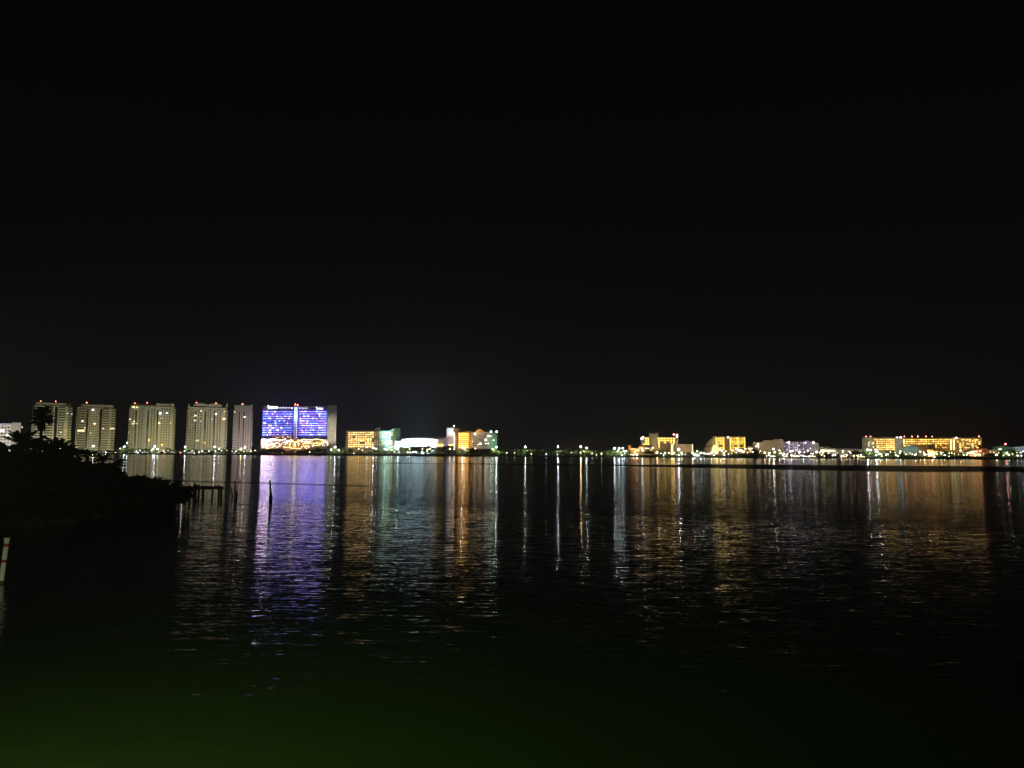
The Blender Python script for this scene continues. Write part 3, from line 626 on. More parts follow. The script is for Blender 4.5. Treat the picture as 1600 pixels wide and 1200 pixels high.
for k in range(5): b.win(1415 + k * 4.4, 707.6, 2.2, 2.6, dg)
b.flood(1423, 702, (.78, 1, .9), .17, 24, angle=70)
b = Bld('amber_pavilion', 'pavilion with glowing amber arches right of the pale hall', 'pavilion', 1459, 752)
b.box('wall', orange, 1449, 1470, 704, None, 0, 10); b.box('roof', tile, 1448, 1471, 702.6, 703.9, -1.2, 11)
for k in range(5): b.win(1451.5 + k * 3.9, 709, 2.5, 7, glow((1, .55, .10), (.8, 1.4, 1.1, 1.7, 1.2)[k]), 'lit_arch', .3)
b.flood(1459, 706, (1, .6, .2), .3, 22, angle=60)
b = Bld('tiled_restaurant', 'restaurant under red-brown roofs with two big orange lamps', 'restaurant', 1530, 750)
b.box('wall', tan, 1505, 1558, 707, None, 0, 9); 
for x0, x1, y0, y1 in ((1509, 1531, 704.2, 707), (1530, 1545, 700.5, 706.9), (1519, 1531, 701, 704.1)): MB().prism([(b.u(x0), b.hit(x0, y1)[1]), (b.u(x1), b.hit(x1, y1)[1]), (b.u(x1 - 3), b.hit(x1, y0)[1]), (b.u(x0 + 3), b.hit(x0, y0)[1])], -1.5, 8).obj('roof', tile, b.t)
b.box('side_wall', cream, 1544.5, 1558.5, 703.4, 706.9, -0.6, 7); b.win(1521, 705.6, 12, 1.4, glow((1, .82, .55), 1.7), 'awning_light', 1.8); b.win(1517, 708.2, 6, 1.6, glow((1, .8, .4), 1.6), 'awning_light', 1.8); b.win(1531, 704.4, 4, 2.4, glow((1, .6, .35), 1.0), 'lit_window', 1.8)
b.lamp(1524, 711, 1.0, (1, .52, .28), 9, 'entrance_lamp', -2.5); b.lamp(1530.3, 711, 1.0, (1, .52, .28), 9, 'entrance_lamp', -2.5); b.lamp(1512.6, 708.3, .8, WARM, 8, 'entrance_lamp', -2.2)
b.flood(1530, 705, (1, .5, .22), .16, 22, angle=70); b.flood(1552, 706, (1, .75, .45), .22, 20, angle=40)
b = Bld('grey_block', 'dim grey block with lavender end at the right edge of the far shore', 'building', 1580, 785)
b.box('wall', greenish, 1550, 1594.6, 698, None, 0, 14); b.box('roof_block', grey, 1562, 1575, 696.2, 697.9, 2, 10); b.box('end_wall', purple, 1594.8, 1612, 697, None, -1, 14)
grid(b, [1553 + 4 * k for k in range(10)], 700, 712, 4, 1.8, .5); b.beacon(1571, 694, 40, (1, .2, .25)); b.win(1562, 702, 4.4, 2, glow((1, .9, .62), 1.5), 'lit_window', .4)
for x, y in ((1595, 707.5), (1599, 705), (1593, 708)): b.lamp(x, y, .8, (.88, .85, 1), 12)
b.flood(1575, 706, (.75, 1, .7), .10, 40, angle=60); b.flood(1600, 704, (.75, .6, 1), .25, 30, angle=40)

# ------------------------------------------------------------------ street and garden lamps
def lamp_proto(kind, col, st, r):
    t = thing('street_lamp' if kind == 's' else 'garden_lamp', '', 'lamp', (0, 0, -100))
    k = ('pole', kind)
    if k not in cache: cache[k] = MB().tube([(0, 0, -60), (0, 0, -.3)], [0.16, 0.09], 6).mesh('pole', steel)
    k2 = ('cap', kind, round(r, 2))
    if k2 not in cache: cache[k2] = MB().cone((0, 0, r * .8), r * .75, r * .2, r * .5, 10).mesh('lamp_cap', steel)
    link('lamp_globe', ballmesh(r, glow(col, st), 'lamp_globe'), t); link('lamp_cap', cache[k2], t)
    return t
polecache = {}
def place_lamp(px, py, Y, kind, col, st, r):
    p = at(px, py, Y); t = thing('street_lamp' if kind == 's' else 'garden_lamp', '', 'lamp', (p.x, p.y, GZ), 0, None)
    h = max(0.5, p.z - GZ); hk = round(h * 2) / 2
    if hk not in polecache: polecache[hk] = MB().tube([(0, 0, -0.2), (0, 0, hk)], [0.14, 0.08], 6).mesh('pole', steel)
    po = link('pole', polecache[hk], t); po.scale = (1, 1, h / hk)
    link('lamp_globe', ballmesh(r, glow(col, st), 'lamp_globe'), t, (0, 0, h + r * .6))
    k2 = ('cap', round(r, 2))
    if k2 not in cache: cache[k2] = MB().cone((0, 0, r * .9), r * .7, r * .15, r * .4, 8).mesh('lamp_cap', steel)
    link('lamp_cap', cache[k2], t, (0, 0, h + r * .6))
    if (kind == 's' and st > 11) or st > 11:                       # added unseen spot beside the globe, to brighten the trees inland
        c_ = Vector(col); spot((p.x, p.y + .4, p.z + .6), (p.x, p.y + 12, 2.4), (.9 * col[0], col[1], .75 * col[2]), 7000 * min(1.3, st / (36 if kind == 's' else 24)) * (1 if kind == 's' else .3), 135, .5, .4)
    return t
Wh = (0.92, 1.0, 0.93); Bw = (0.80, 0.90, 1.0); Wm = (1.0, 0.76, 0.42); Or = (1.0, 0.48, 0.16); Ye = (1.0, .85, .45)
LAMPS = [   # where, wording, kind, [(px, py, colour, strength, radius)]
 ('before the palm-side condo tower', 'white', 's', [(99.5, 697.5, Bw, 110, .42), (94.5, 701.5, Wh, 50, .36)]),
 ('below the tower with the long lit balcony', 'white', 's', [(145.8, 697.6, Wh, 160, .5)]),
 ('in the dark gap left of the third tower', 'bluish-white', 's', [(199, 692.3, Wh, 120, .42), (194.3, 698.2, Bw, 190, .55), (188, 701, Ye, 30, .4)]),
 ('below the stepped-roof tower', 'white', 's', [(242, 698, Bw, 200, .55), (239, 702.3, Bw, 90, .5), (246, 702.3, Bw, 90, .5)]),
 ('before the pedimented condo tower', 'bright white', 's', [(289.3, 698.6, Wh, 200, .55), (335.5, 698.8, Bw, 220, .6), (342, 701.5, (.8, 1, .75), 60, .5)]),
 ('below the slim pinkish tower', 'pale', 's', [(382.8, 699.4, Wh, 200, .55), (376.5, 702.5, Ye, 70, .7), (392, 705, Ye, 30, .4)]),
 ('at the right foot of the blue hotel', 'white', 's', [(523.6, 699, Bw, 230, .6), (517, 703, Wh, 80, .5), (530, 704, Wh, 60, .5), (484, 706.5, Wm, 40, .35)]),
 ('in front of the golden-windowed hotel', 'white', 's', [(573, 699.4, Wh, 60, .5), (583.6, 700.5, Bw, 200, .55), (588, 702, Bw, 60, .6), (601, 702, (.95, .85, 1), 50, .6), (622, 701, Wh, 180, .5)]),
 ('in front of the golden-windowed hotel', 'amber', 'g', [(560.5, 701.5, Wm, 40, .4), (566, 703.5, Wm, 30, .36), (604, 703, Wm, 40, .5), (612, 703.5, Wm, 40, .5), (553, 708.5, Ye, 40, .3), (616, 706, Ye, 30, .4)]),
 ('before the white floodlit hall', 'low', 'g', [(637, 707, WHITE, 40, .5), (641, 707.4, WHITE, 40, .5), (645, 706.8, WHITE, 30, .45), (649, 706, WHITE, 25, .4), (640, 702, Wm, 40, .5), (660, 701.5, Wm, 40, .5), (672, 701.6, Ye, 40, .6), (668, 703, Ye, 40, .55)]),
 ('below the block with the white panel', 'warm', 'g', [(703, 701.6, Wm, 60, .6), (709.8, 702, Wm, 40, .45)]),
 ('at the orange hotel', 'white', 's', [(722.8, 700, Wh, 200, .75), (726, 701.4, Wh, 90, .6)]),
 ('at the green-lit wing', 'white', 's', [(775.6, 699.2, Wh, 260, .6), (770, 702.2, (.9, 1, .7), 60, .6)]),
 ('over the dark tree belt in the middle', 'white', 's', [(820.8, 698.6, Wh, 240, .55), (872, 698.6, Bw, 280, .62), (916.5, 700, Bw, 240, .55)]),
 ('rising over the middle tree belt', 'orange', 's', [(907.5, 698.6, (1, .62, .28), 260, .68)]),
 ('in the white cluster left of the orange pavilion', 'bluish-white', 's', [(960.3, 701, Wh, 260, .62), (967.3, 701.4, Bw, 220, .6), (972.6, 700.6, Bw, 200, .5), (965, 705, Bw, 60, .4), (975, 705, Bw, 70, .5), (979, 705, Bw, 50, .4)]),
 ('by the waterline below the orange pavilion', 'small white', 'g', [(971.6, 711.4, Wh, 60, .4), (989.6, 711, Wh, 60, .38), (995, 710.6, Bw, 160, .55), (932, 711, Wh, 40, .26), (976, 709.5, Wh, 30, .3), (986, 710.6, Wm, 30, .3)]),
 ('before the castle hotel', 'white', 's', [(1003.5, 702.6, Wh, 110, .5), (1060.6, 702.8, Bw, 280, .72), (1061, 711, WHITE, 40, .5)]),
 ('before the castle hotel', 'warm', 'g', [(1026.8, 707.6, (1, .7, .4), 130, .7), (1045.5, 708, Ye, 60, .45), (1053, 708.4, Ye, 70, .6), (1050, 709.4, Ye, 50, .5), (1065, 707.8, Ye, 70, .6), (1036.6, 711.3, Wh, 70, .36), (1040.4, 711.6, Wh, 60, .34), (991.5, 707, Wm, 40, .4)]),
 ('between the annex and the terraced hotel', 'white', 'g', [(1082.4, 708.4, (1, .68, .42), 150, .62), (1089.5, 705.4, (.7, .95, .9), 40, .5), (1095, 708.4, Wh, 130, .55), (1100.3, 709, Wh, 60, .6), (1090, 711.4, Wh, 100, .5), (1086, 710.4, Wh, 60, .45)]),
 ('below the terraced hotel', 'warm white', 'g', [(1111.6, 708.5, WHITE, 110, .6), (1120, 708.4, Wm, 90, .5), (1116, 711.6, WHITE, 60, .42), (1125.5, 703, WHITE, 70, .6), (1128, 705, WHITE, 60, .55), (1131.5, 708.6, WHITE, 80, .5), (1132, 711.4, WHITE, 70, .42), (1106.5, 709.4, Wm, 40, .4), (1134, 705.5, Wm, 40, .4), (1144.6, 704.3, WHITE, 60, .5)]),
 ('before the tan block', 'pale', 'g', [(1208.5, 702.4, (1, .92, .7), 150, .8), (1218, 704.4, WHITE, 90, .45), (1195, 708.4, Wm, 100, .5), (1202, 708.6, Wm, 100, .5), (1211, 707, Wh, 60, .5), (1198, 712.6, Wh, 40, .3), (1188, 705, Wm, 40, .36), (1225.4, 709.4, Bw, 120, .6)]),
 ('beside the long hotel', 'bright bluish-white', 's', [(1355.6, 703.7, Bw, 300, .75), (1360.5, 703.9, Bw, 90, .45), (1368.8, 703.8, Bw, 260, .68), (1371, 706, Bw, 120, .5)]),
 ('by the water below the long hotel', 'small', 'g', [(1369, 711.8, Wh, 130, .55), (1375, 709.4, (.9, 1, .7), 90, .48), (1377.6, 712.6, (.9, 1, .7), 60, .42), (1385, 710.8, Wh, 130, .52), (1400, 711.6, (.8, 1, .7), 60, .45), (1403, 713, (.8, 1, .7), 40, .4), (1407, 706, (.85, 1, .85), 90, .5), (1415.5, 710, (.8, 1, .6), 40, .4), (1430, 710.8, (1, .85, .55), 110, .5), (1438, 706.2, (1, .9, .65), 80, .5), (1443.4, 707.4, (1, .85, .6), 70, .45), (1445, 710.8, (1, .84, .5), 150, .62)]),
 ('by the amber pavilion', 'warm', 'g', [(1455.6, 708, (1, .75, .45), 110, .5), (1457, 711.6, (1, .85, .65), 120, .55), (1460, 715, WHITE, 110, .5), (1463.5, 709.5, Ye, 60, .5), (1470.6, 708, (.9, 1, .6), 70, .6), (1476, 711.6, (.9, 1, .75), 60, .5), (1483, 713.8, (.9, 1, .75), 120, .42), (1487, 708.4, (.8, 1, .7), 30, .4)]),
 ('in the trees at the tiled restaurant', 'pale', 'g', [(1501, 704.4, (1, .85, .5), 60, .6), (1505.6, 711.2, (.8, 1, .7), 60, .42), (1510.6, 711, (.8, 1, .7), 50, .4)]),
 ('along the shore at the right edge', 'pale', 'g', [(1557, 711, (1, .75, .45), 140, .66), (1573.6, 708, (.85, 1, .75), 100, .5), (1576, 711, (.85, 1, .75), 80, .5), (1590, 712.2, Wh, 70, .4), (1596, 712.4, Bw, 110, .5), (1568, 711.8, Wh, 30, .3)]),
]
rows = {}
for where, word, kind, lst in LAMPS:
    for (px, py, col, st, r_) in lst:
        Y = (711.5 if kind == 's' else 712.5) + rnd.uniform(-.6, .6)
        t = place_lamp(px, py, Y, kind, col, st * (0.24 if kind == 's' else 0.19), r_ * .84); t['group'] = 'street lamps of the far shore' if kind == 's' else 'low lamps along the far waterline'
        rows.setdefault((where, word, kind), []).append((px, t))
for (where, word, kind), lst in rows.items():
    name_row(lst, f'{word} {"street lamp" if kind == "s" else "garden lamp"}', where)

# faint path lamps strung along the shore
for where, x0, x1, n, cols in (('along the road below the condo towers', 205, 402, 22, (Ye, Wh, Bw, Wm)), ('between the castle hotel and the terraced hotel', 1004, 1180, 22, (Wm, Ye, Wm, WHITE)), ('between the tan block and the marina shed', 1184, 1340, 22, (Wm, WHITE, Ye, (1, .7, .4))),
        ('below the long hotel and the amber pavilion', 1362, 1500, 20, (Ye, Wm, (.9, 1, .7), WHITE)), ('from the tiled restaurant to the right edge', 1502, 1600, 12, (Wm, (1, .6, .35), (.85, 1, .75))), ('in the dark middle tree belt', 782, 956, 9, (Wh, Ye))):
    lst = []
    for i in range(n):
        px = x0 + (x1 - x0) * (i + rnd.uniform(.1, .9)) / n
        t = place_lamp(px, rnd.uniform(703.5, 707) if x0 < 300 else rnd.uniform(706.5, 710.5), 712.2 + rnd.uniform(-.5, .5), 'g', rnd.choice(cols), rnd.choice((2.5, 4, 7, 10)), rnd.uniform(.26, .36))
        t['group'] = 'low lamps along the far waterline'; lst.append((px, t))
    name_row(lst, 'faint little path lamp', where)

# ------------------------------------------------------------------ far trees
def crown_mesh(seed, w, h, n, leaf):
    r_ = random.Random(seed); m = MB(); lobes = [(r_.uniform(-.5, .5) * w, r_.uniform(-.4, .4) * w, r_.uniform(.35, .9) * h, r_.uniform(.24, .42) * w) for _ in range(7)]
    for i in range(n):
        cx, cy, cz, rr = r_.choice(lobes); d = Vector((r_.gauss(0, 1), r_.gauss(0, 1), r_.gauss(0, .8))).normalized() * rr * r_.uniform(.55, 1.08)
        c = Vector((cx, cy, cz)) + d; c.z = max(c.z, .1)
        n_ = (d.normalized() + Vector((r_.uniform(-.6, .6), r_.uniform(-.6, .6), r_.uniform(-.2, .8)))).normalized()
        a = n_.cross(Vector((r_.uniform(-1, 1), r_.uniform(-1, 1), .3))).normalized(); b_ = n_.cross(a); s_ = leaf * r_.uniform(.6, 1.3)
        m.quad(c, a * s_, b_ * s_ * .6)
    return m
leaf_far = leafmat('leaf_far', (0.12, 0.15, 0.045)); leaf_palm = leafmat('leaf_palm', (0.06, 0.085, 0.03)); bark = wall('bark', (0.10, 0.075, 0.05), .9, .3, 2.0)
farcrowns = [crown_mesh(k, 6.4, 5.6, 330, .52).mesh('crown', leaf_far) for k in range(5)]
fartrunk = MB().tube([(0, 0, -.3), (.1, 0, 1.6), (-.1, .1, 3.6)], [.28, .2, .1], 7).mesh('trunk', bark)
def palm_crown(seed, n, ln, droop, mat, width=.16, nl=14, fan=False, lo=-.35, hi=1.15):
    r_ = random.Random(seed); out_ = []
    for i in range(n):
        m = MB(); az = 2 * PI * i / n + r_.uniform(-.25, .25); el = r_.uniform(lo, hi); L_ = ln * r_.uniform(.8, 1.1)
        h = Vector((math.cos(az), math.sin(az), 0)); side = Vector((-math.sin(az), math.cos(az), 0))
        pts = []
        for k in range(7):
            t = k / 6; pts.append(h * (L_ * t * math.cos(el * (1 - .3 * t))) + Vector((0, 0, L_ * (t * math.sin(el) - droop * t * t))))
        m.tube(pts, [.035 * ln * (1 - .8 * k / 6) * .6 for k in range(7)], 4)
        if fan:
            base = pts[2]; dirv = (pts[5] - pts[2]).normalized()
            for k in range(nl):
                a = (k / (nl - 1) - .5) * 2.3
                d = (dirv * math.cos(a) + side * math.sin(a) + Vector((0, 0, -.15 * abs(a) + r_.uniform(-.08, .08)))).normalized()
                q = d.cross(Vector((0, 0, 1))).normalized() * width * ln * .38; e_ = base + d * L_ * r_.uniform(.55, .74)
                mid = base + d * L_ * .3
                m.tri(base, mid + q, e_); m.tri(base, e_, mid - q)
        else:
            for k in range(nl):
                t = .15 + .85 * k / (nl - 1); f = t * 6; i0 = min(int(f), 5); p = pts[i0].lerp(pts[i0 + 1], f - i0); dirv = (pts[i0 + 1] - pts[i0]).normalized()
                for s_ in (-1, 1):
                    d = (side * s_ + dirv * .55 + Vector((0, 0, -.45 - r_.uniform(0, .3)))).normalized(); l_ = L_ * .34 * (math.sin(PI * (.12 + .8 * t)) + .15)
                    w_ = dirv * width * ln * .12
                    m.tri(p - w_, p + w_, p + d * l_)
        out_.append(m)
    return out_
def merged(ms, name, mat):
    bm = bmesh.new()
    for m in ms:
        me = m.mesh('tmp', mat); bm.from_mesh(me); bpy.data.meshes.remove(me)
    me = bpy.data.meshes.new(name); bm.to_mesh(me); bm.free(); me.materials.append(mat); return me
farpalm = [merged(palm_crown(50 + k, 12, 3.0, .55, leaf_palm, .9, 8), 'crown', leaf_palm) for k in range(2)]
palmtrunk = MB().tube([(0, 0, -.3), (.15, 0, 2.5), (.1, 0, 5)], [.24, .17, .14], 7).mesh('trunk', bark)
TREES = [  # where, x range, count, Y, top row, palm share
 ('below the palm-side condo tower', 100, 140, 5, 719, 702, .3), ('below the tower with the long lit balcony', 142, 180, 6, 720, 703.5, .2), ('in the dark gap left of the third tower', 181, 206, 5, 720, 700, .2),
 ('below the stepped-roof tower', 208, 275, 10, 720, 701, .15), ('before the pedimented condo tower', 278, 356, 12, 720, 701, .3), ('below the slim pinkish tower', 359, 405, 7, 720, 702.5, .2),
 ('in front of the blue hotel', 408, 516, 18, 718, 701, .2), ('at the blue hotel\'s right foot', 518, 548, 7, 719, 700.5, .0), ('in front of the golden-windowed hotel', 550, 615, 8, 719, 705, .35), ('before the white floodlit hall', 617, 680, 17, 724, 697.8, .1),
 ('below the block with the white panel', 681, 712, 7, 719, 698, .25), ('before the orange hotel', 713, 737, 6, 719, 701, .1), ('before the pedimented hotel', 739, 778, 9, 719, 700.5, .1),
 ('in the middle belt, left of its first lamp', 780, 817, 8, 719, 702, 0), ('in the middle belt between its first two lamps', 819, 868, 10, 719, 702.5, .05), ('in the middle belt up to the orange lamp', 871, 905, 8, 719, 702, 0), ('right of the orange lamp in the middle belt', 909, 955, 9, 719, 703.5, 0),
 ('in the white lamp cluster', 957, 984, 6, 719, 704, 0), ('before the castle hotel', 1026, 1062, 6, 719, 704, .2), ('before the castle annex', 1064, 1083, 4, 719, 707, 0), ('beside the blue-green lamps left of the terraced hotel', 1086, 1102, 4, 719, 705, 0),
 ('before the terraced hotel', 1134, 1178, 10, 716, 706.5, .1), ('before the tan block', 1186, 1222, 6, 719, 706, .2), ('before the lavender hotel', 1228, 1280, 6, 720, 707, .2),
 ('beside the marina shed', 1342, 1366, 4, 720, 706, 0), ('before the left wing of the long hotel', 1367, 1408, 10, 718, 706.5, .15), ('before the pale hall', 1410, 1446, 8, 720, 708, .1), ('before the amber pavilion', 1463, 1496, 7, 718, 706, .1), ('left of the tiled restaurant', 1497, 1512, 4, 718, 707, 0),
 ('right of the tiled restaurant', 1540, 1562, 5, 720, 708, 0), ('before the grey block at the right edge', 1564, 1604, 9, 718, 704, .1)]
for where, x0, x1, n, Y, top, ps in TREES:
    tr, pr = [], []
    for i in range(n):
        px = x0 + (x1 - x0) * (i + rnd.uniform(.15, .85)) / n; y = Y + rnd.uniform(-5, 7)
        p = at(px, top + rnd.uniform(-.8, 3.6), y); h = max(2.6, p.z - GZ)
        palm = rnd.random() < ps
        t = thing('palm_tree' if palm else 'leafy_tree', '', 'palm tree' if palm else 'tree', (p.x, p.y, GZ), rnd.uniform(0, 6.28), 'trees along the far shore')
        if palm:
            s_ = h / 5.6; k = link('trunk', palmtrunk, t); k.scale = (1, 1, s_); k = link('crown', rnd.choice(farpalm), t, (.1, 0, 5 * s_))
            sc = rnd.uniform(.8, 1.1); k.scale = (sc, sc, sc)
        else:
            s_ = h / 6.6; w_ = max(s_, .62) * rnd.uniform(.85, 1.2); k = link('trunk', fartrunk, t); k.scale = (s_, s_, s_)
            k = link('crown', rnd.choice(farcrowns), t, (0, 0, .7 * s_)); k.scale = (w_, w_, s_)
        (pr if palm else tr).append((px, t))
    if tr: name_row(tr, 'leafy tree', where)
    if pr: name_row(pr, 'palm tree', where)
# hedge line that hides the road: one mass of ground cover
hm = MB(); hr = random.Random(3)
for i in range(9000):
    x = hr.uniform(-255 if i % 6 else -520, 520); y = SHORE + hr.uniform(5.5, 11); z = GZ + hr.random() ** 1.6 * (1.3 + .8 * math.sin(x * .05) * math.sin(x * .13 + 1))
    n_ = Vector((hr.uniform(-1, 1), -1, hr.uniform(-.4, 1))).normalized(); a = n_.cross(Vector((0, 0, 1))).normalized(); s_ = hr.uniform(.25, .55)
    hm.quad((x, y, max(z, GZ + .1)), a * s_, n_.cross(a) * s_ * .7)
tag(hm.obj('shrubbery', leafmat('leaf_shrub', (0.05, 0.07, 0.022))), 'low dark shrubs lining the far waterline', 'shrubs', kind='stuff')
# dark unlit trees and thatched huts standing on the waterline
def hut(px, w, top, Y, label, lit=None):
    p = at(px, 712, Y); t = thing('thatched_hut', label, 'hut', (p.x, p.y, GZ), 0, 'thatched huts on the far waterline'); wm = w * Y / F_PX; h = at(px, top, Y).z - GZ
    m = MB(); m.tube([(0, 0, h * .42), (0, 0, h * .62), (0, 0, h * .85), (0, 0, h)], [wm * .52, wm * .36, wm * .14, wm * .02], 14); m.obj('roof', thatch, t)
    for sx in (-1, 1):
        for sy in (-1, 1): MB().tube([(sx * wm * .33, sy * wm * .3, -.2), (sx * wm * .33, sy * wm * .3, h * .5)], .14, 6).obj('post', bark, t)
    return t
hut(1012, 27, 702.5, 716, 'wide dark thatched hut in front of the castle tower'); hut(1075, 21, 706.5, 716, 'dark thatched hut in front of the castle annex'); hut(1184, 14, 704, 716, 'dark thatched hut left of the tan block'); hut(1337, 26, 703, 716, 'dark thatched hut with red lamps left of the long hotel'); hut(1250, 30, 707.5, 718, 'low thatched hut in front of the lavender hotel')
p = at(1309.6, 712, 713); t = thing('cypress_tree', 'slim dark cypress before the marina shed', 'tree', (p.x, p.y, GZ)); 
cm = MB(); cr = random.Random(9)
for i in range(420):
    z = cr.uniform(.2, 6.4); r_ = 1.35 * (1 - z / 6.9) * cr.uniform(.5, 1.1); a = cr.uniform(0, 6.28); d = Vector((math.cos(a), math.sin(a), .6)).normalized(); q = d.cross(Vector((0, 0, 1))).normalized() * .3
    cm.quad((r_ * math.cos(a), r_ * math.sin(a), z), q, d.cross(q))
dark_leaf = leafmat('leaf_dark', (0.03, 0.04, 0.015)); cm.obj('crown', dark_leaf, t); MB().tube([(0, 0, -.2), (0, 0, 6)], [.2, .05], 6).obj('trunk', bark, t)
for px, lab in ((1296, 'dark round tree before the lit glass pavilion'), (1181, 'tall dark tree beside the tan block')):
    p = at(px, 712, 714); t = thing('leafy_tree', lab, 'tree', (p.x, p.y, GZ)); k = link('crown', crown_mesh(77, 6, 4, 340, .5).mesh('crown', dark_leaf), t, (0, 0, .5)); link('trunk', fartrunk, t)
    k.scale = (1, 1, 1) if px > 1200 else (.8, .8, 1.75)
# the low dark spit at the right with its scrub
sp_ = [at(x, 712, Y_) for x, Y_ in ((1466, 704), (1480, 694), (1510, 690), (1535, 695), (1546, 704))]
slab_mesh('spit', [(p.x, p.y) for p in sp_] + [(sp_[-1].x, 712), (sp_[0].x, 712)], -.5, .45, soil, 'structure')
hm = MB()
for i in range(900):
    x = hr.uniform(sp_[0].x + 3, sp_[-1].x - 3); y = hr.uniform(695, 706); z = .5 + hr.random() ** 1.4 * 2.0
    n_ = Vector((hr.uniform(-1, 1), -1, hr.uniform(-.2, 1))).normalized(); a = n_.cross(Vector((0, 0, 1))).normalized(); s_ = hr.uniform(.3, .6)
    hm.quad((x, y, z), a * s_, n_.cross(a) * s_ * .7)
tag(hm.obj('scrub', dark_leaf), 'dark low scrub on the spit below the long hotel', 'scrub', kind='stuff')

# ------------------------------------------------------------------ cars on the left shore, boats in the marina
def car(px, py, head, label, paint, flip=False):
    p = at(px, py, 708.6 + 2.5 * math.sin(px)); t = thing('parked_car', label, 'car', (p.x, p.y, GZ + .02), PI if flip else 0, 'cars along the shore road')
    body = [(-2.1, .35), (2.1, .35), (2.15, .75), (1.9, .88), (1.1, .95), (.5, 1.42), (-.95, 1.45), (-1.6, 1.0), (-2.1, .92)]
    MB().prism(body, -.85, .85).obj('body', paint, t)
    MB().prism([(.95, .98), (.45, 1.36), (-.9, 1.38), (-1.35, 1.02)], -.87, .87).obj('side_window', dg, t)
    for x in (-1.35, 1.35):
        for y in (-.78, .78):
            w = MB().tube([(x, y - .1, .32), (x, y + .1, .32)], .33, 12).obj('wheel', roofm, t)
    for y in (-.6, .6):
        MB().box(2.0, 2.22, y - .2, y + .2, .62, .8).obj('headlight', glow((1, .98, .9), 60 if head == 'w' else 3), t); MB().box(-2.2, -2.0, y - .2, y + .2, .68, .86).obj('tail_light', glow((1, .08, .05), 45 if head == 'r' else 1), t)
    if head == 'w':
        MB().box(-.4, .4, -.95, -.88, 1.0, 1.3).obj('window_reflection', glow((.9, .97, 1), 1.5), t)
    return t
wp = wall('white_paint', (.7, .7, .7), .3, .05); gp = wall('grey_paint', (.2, .2, .22), .3, .05); dp = wall('dark_paint', (.03, .03, .04), .3, .05)
for i, (px, hd, lab, pt, fl) in enumerate((
 (141.5, 'w', 'white car with headlights on below the tower with lit balcony, leftmost of the cars', wp, False), (154, 'w', 'white car below the recessed tower front, second car from the left', wp, True), (161.5, 'w', 'grey car beside two white cars, third car from the left', gp, False),
 (185, 'w', 'white car with bright headlights in the dark gap between second and third towers', wp, True), (212, 'w', 'white car below the left side of the stepped-roof tower', wp, False), (219, 'n', 'grey car with lights off below the stepped-roof tower', gp, False),
 (234, 'w', 'white car under the bright street lamp of the stepped-roof tower', wp, True), (254, 'r', 'dark car with faint red tail lights right of that lamp', dp, True), (272, 'w', 'white car just left of a red-lit car, below the third tower edge', wp, False), (278.4, 'r', 'dark car with red tail lights in the gap before the pedimented tower', dp, True),
 (295.5, 'w', 'white car at the left foot of the pedimented tower', wp, False), (300.5, 'w', 'white car close beside the bright red tail lights', wp, False), (307, 'r', 'dark car with the brightest red tail lights, below the pedimented tower', dp, False), (332, 'n', 'dark blue-lit car below the right side of the pedimented tower', dp, False), (371, 'w', 'white car below the slim pinkish tower', wp, True))):
    car(px, 709, hd, lab, pt, fl)
def boat(px, Y, L_, label, glowcol, st, tower=False):
    p = on_water(px, 720); p = at(px, 715, Y); t = thing('moored_boat', label, 'boat', (p.x, Y, 0), rnd.uniform(-.15, .15), 'boats moored in the marina')
    bm = bmesh.new(); rings = []
    for k in range(7):
        f = k / 6; x = (f - .5) * L_; w = L_ * .14 * math.sqrt(max(.02, 1 - max(0, (f - .45) / .55) ** 2)); sh = .9 + .45 * f * f
        rings.append([bm.verts.new(q) for q in ((x, -w, sh), (x * .96, -w * .7, -.2), (x * .96, w * .7, -.2), (x, w, sh))])
    for a, c in zip(rings, rings[1:]):
        for q in range(3): bm.faces.new((a[q], a[q + 1], c[q + 1], c[q]))
        bm.faces.new((a[3], a[0], c[0], c[3]))
    bm.faces.new(rings[0]); bm.faces.new(rings[-1][::-1]); m = MB(); m.bm.free(); m.bm = bm; m.obj('hull', white, t)
    MB().box(-L_ * .22, L_ * .16, -L_ * .09, L_ * .09, .95, 2.3).obj('cabin', white, t); MB().box(-L_ * .2, L_ * .13, -L_ * .1, -L_ * .091, 1.5, 2.1).obj('cabin_window', glow(glowcol, st), t)
    MB().box(-L_ * .36, L_ * .2, -L_ * .12, L_ * .12, 2.9, 3.05).obj('awning', white, t)
    for sx in (-.34, .17): MB().tube([(sx * L_, -L_ * .11, .8), (sx * L_, -L_ * .11, 2.9)], .06, 6).obj('awning_post', steel, t)
    link('deck_lamp', ballmesh(.3, glow(glowcol, st * 25), 'deck_lamp'), t, (-L_ * .3, -L_ * .05, 2.6))
    if tower: MB().tube([(0, 0, 2.2), (0, 0, 6.5)], .07, 6).obj('mast', steel, t)
    return t
boat(1090, 699, 11, 'white boat moored between the castle annex and the terraced hotel', (.9, 1, 1), 1.6); boat(1208, 699, 12, 'lit white boat in front of the tan block', (1, .95, .8), 1.6, True); boat(1228, 699, 11, 'white boat with warm awning at the left of the lavender hotel', (1, .8, .5), 1.4)
boat(1245, 698, 16, 'largest white boat with a long glowing awning below the lavender hotel', (1, .85, .6), 1.8); boat(1259, 699, 9, 'small bluish-lit boat right of the largest boat', (.8, .9, 1), 1.6, True); boat(1271, 699, 12, 'boat with amber deck light at the right of the lavender hotel', (1, .7, .35), 1.6); boat(1320, 699, 11, 'boat with orange-pink lights before the marina shed', (1, .6, .4), 1.5); boat(1347, 699, 14, 'boat with a yellow light strip left of the long hotel', (1, .8, .35), 1.5)
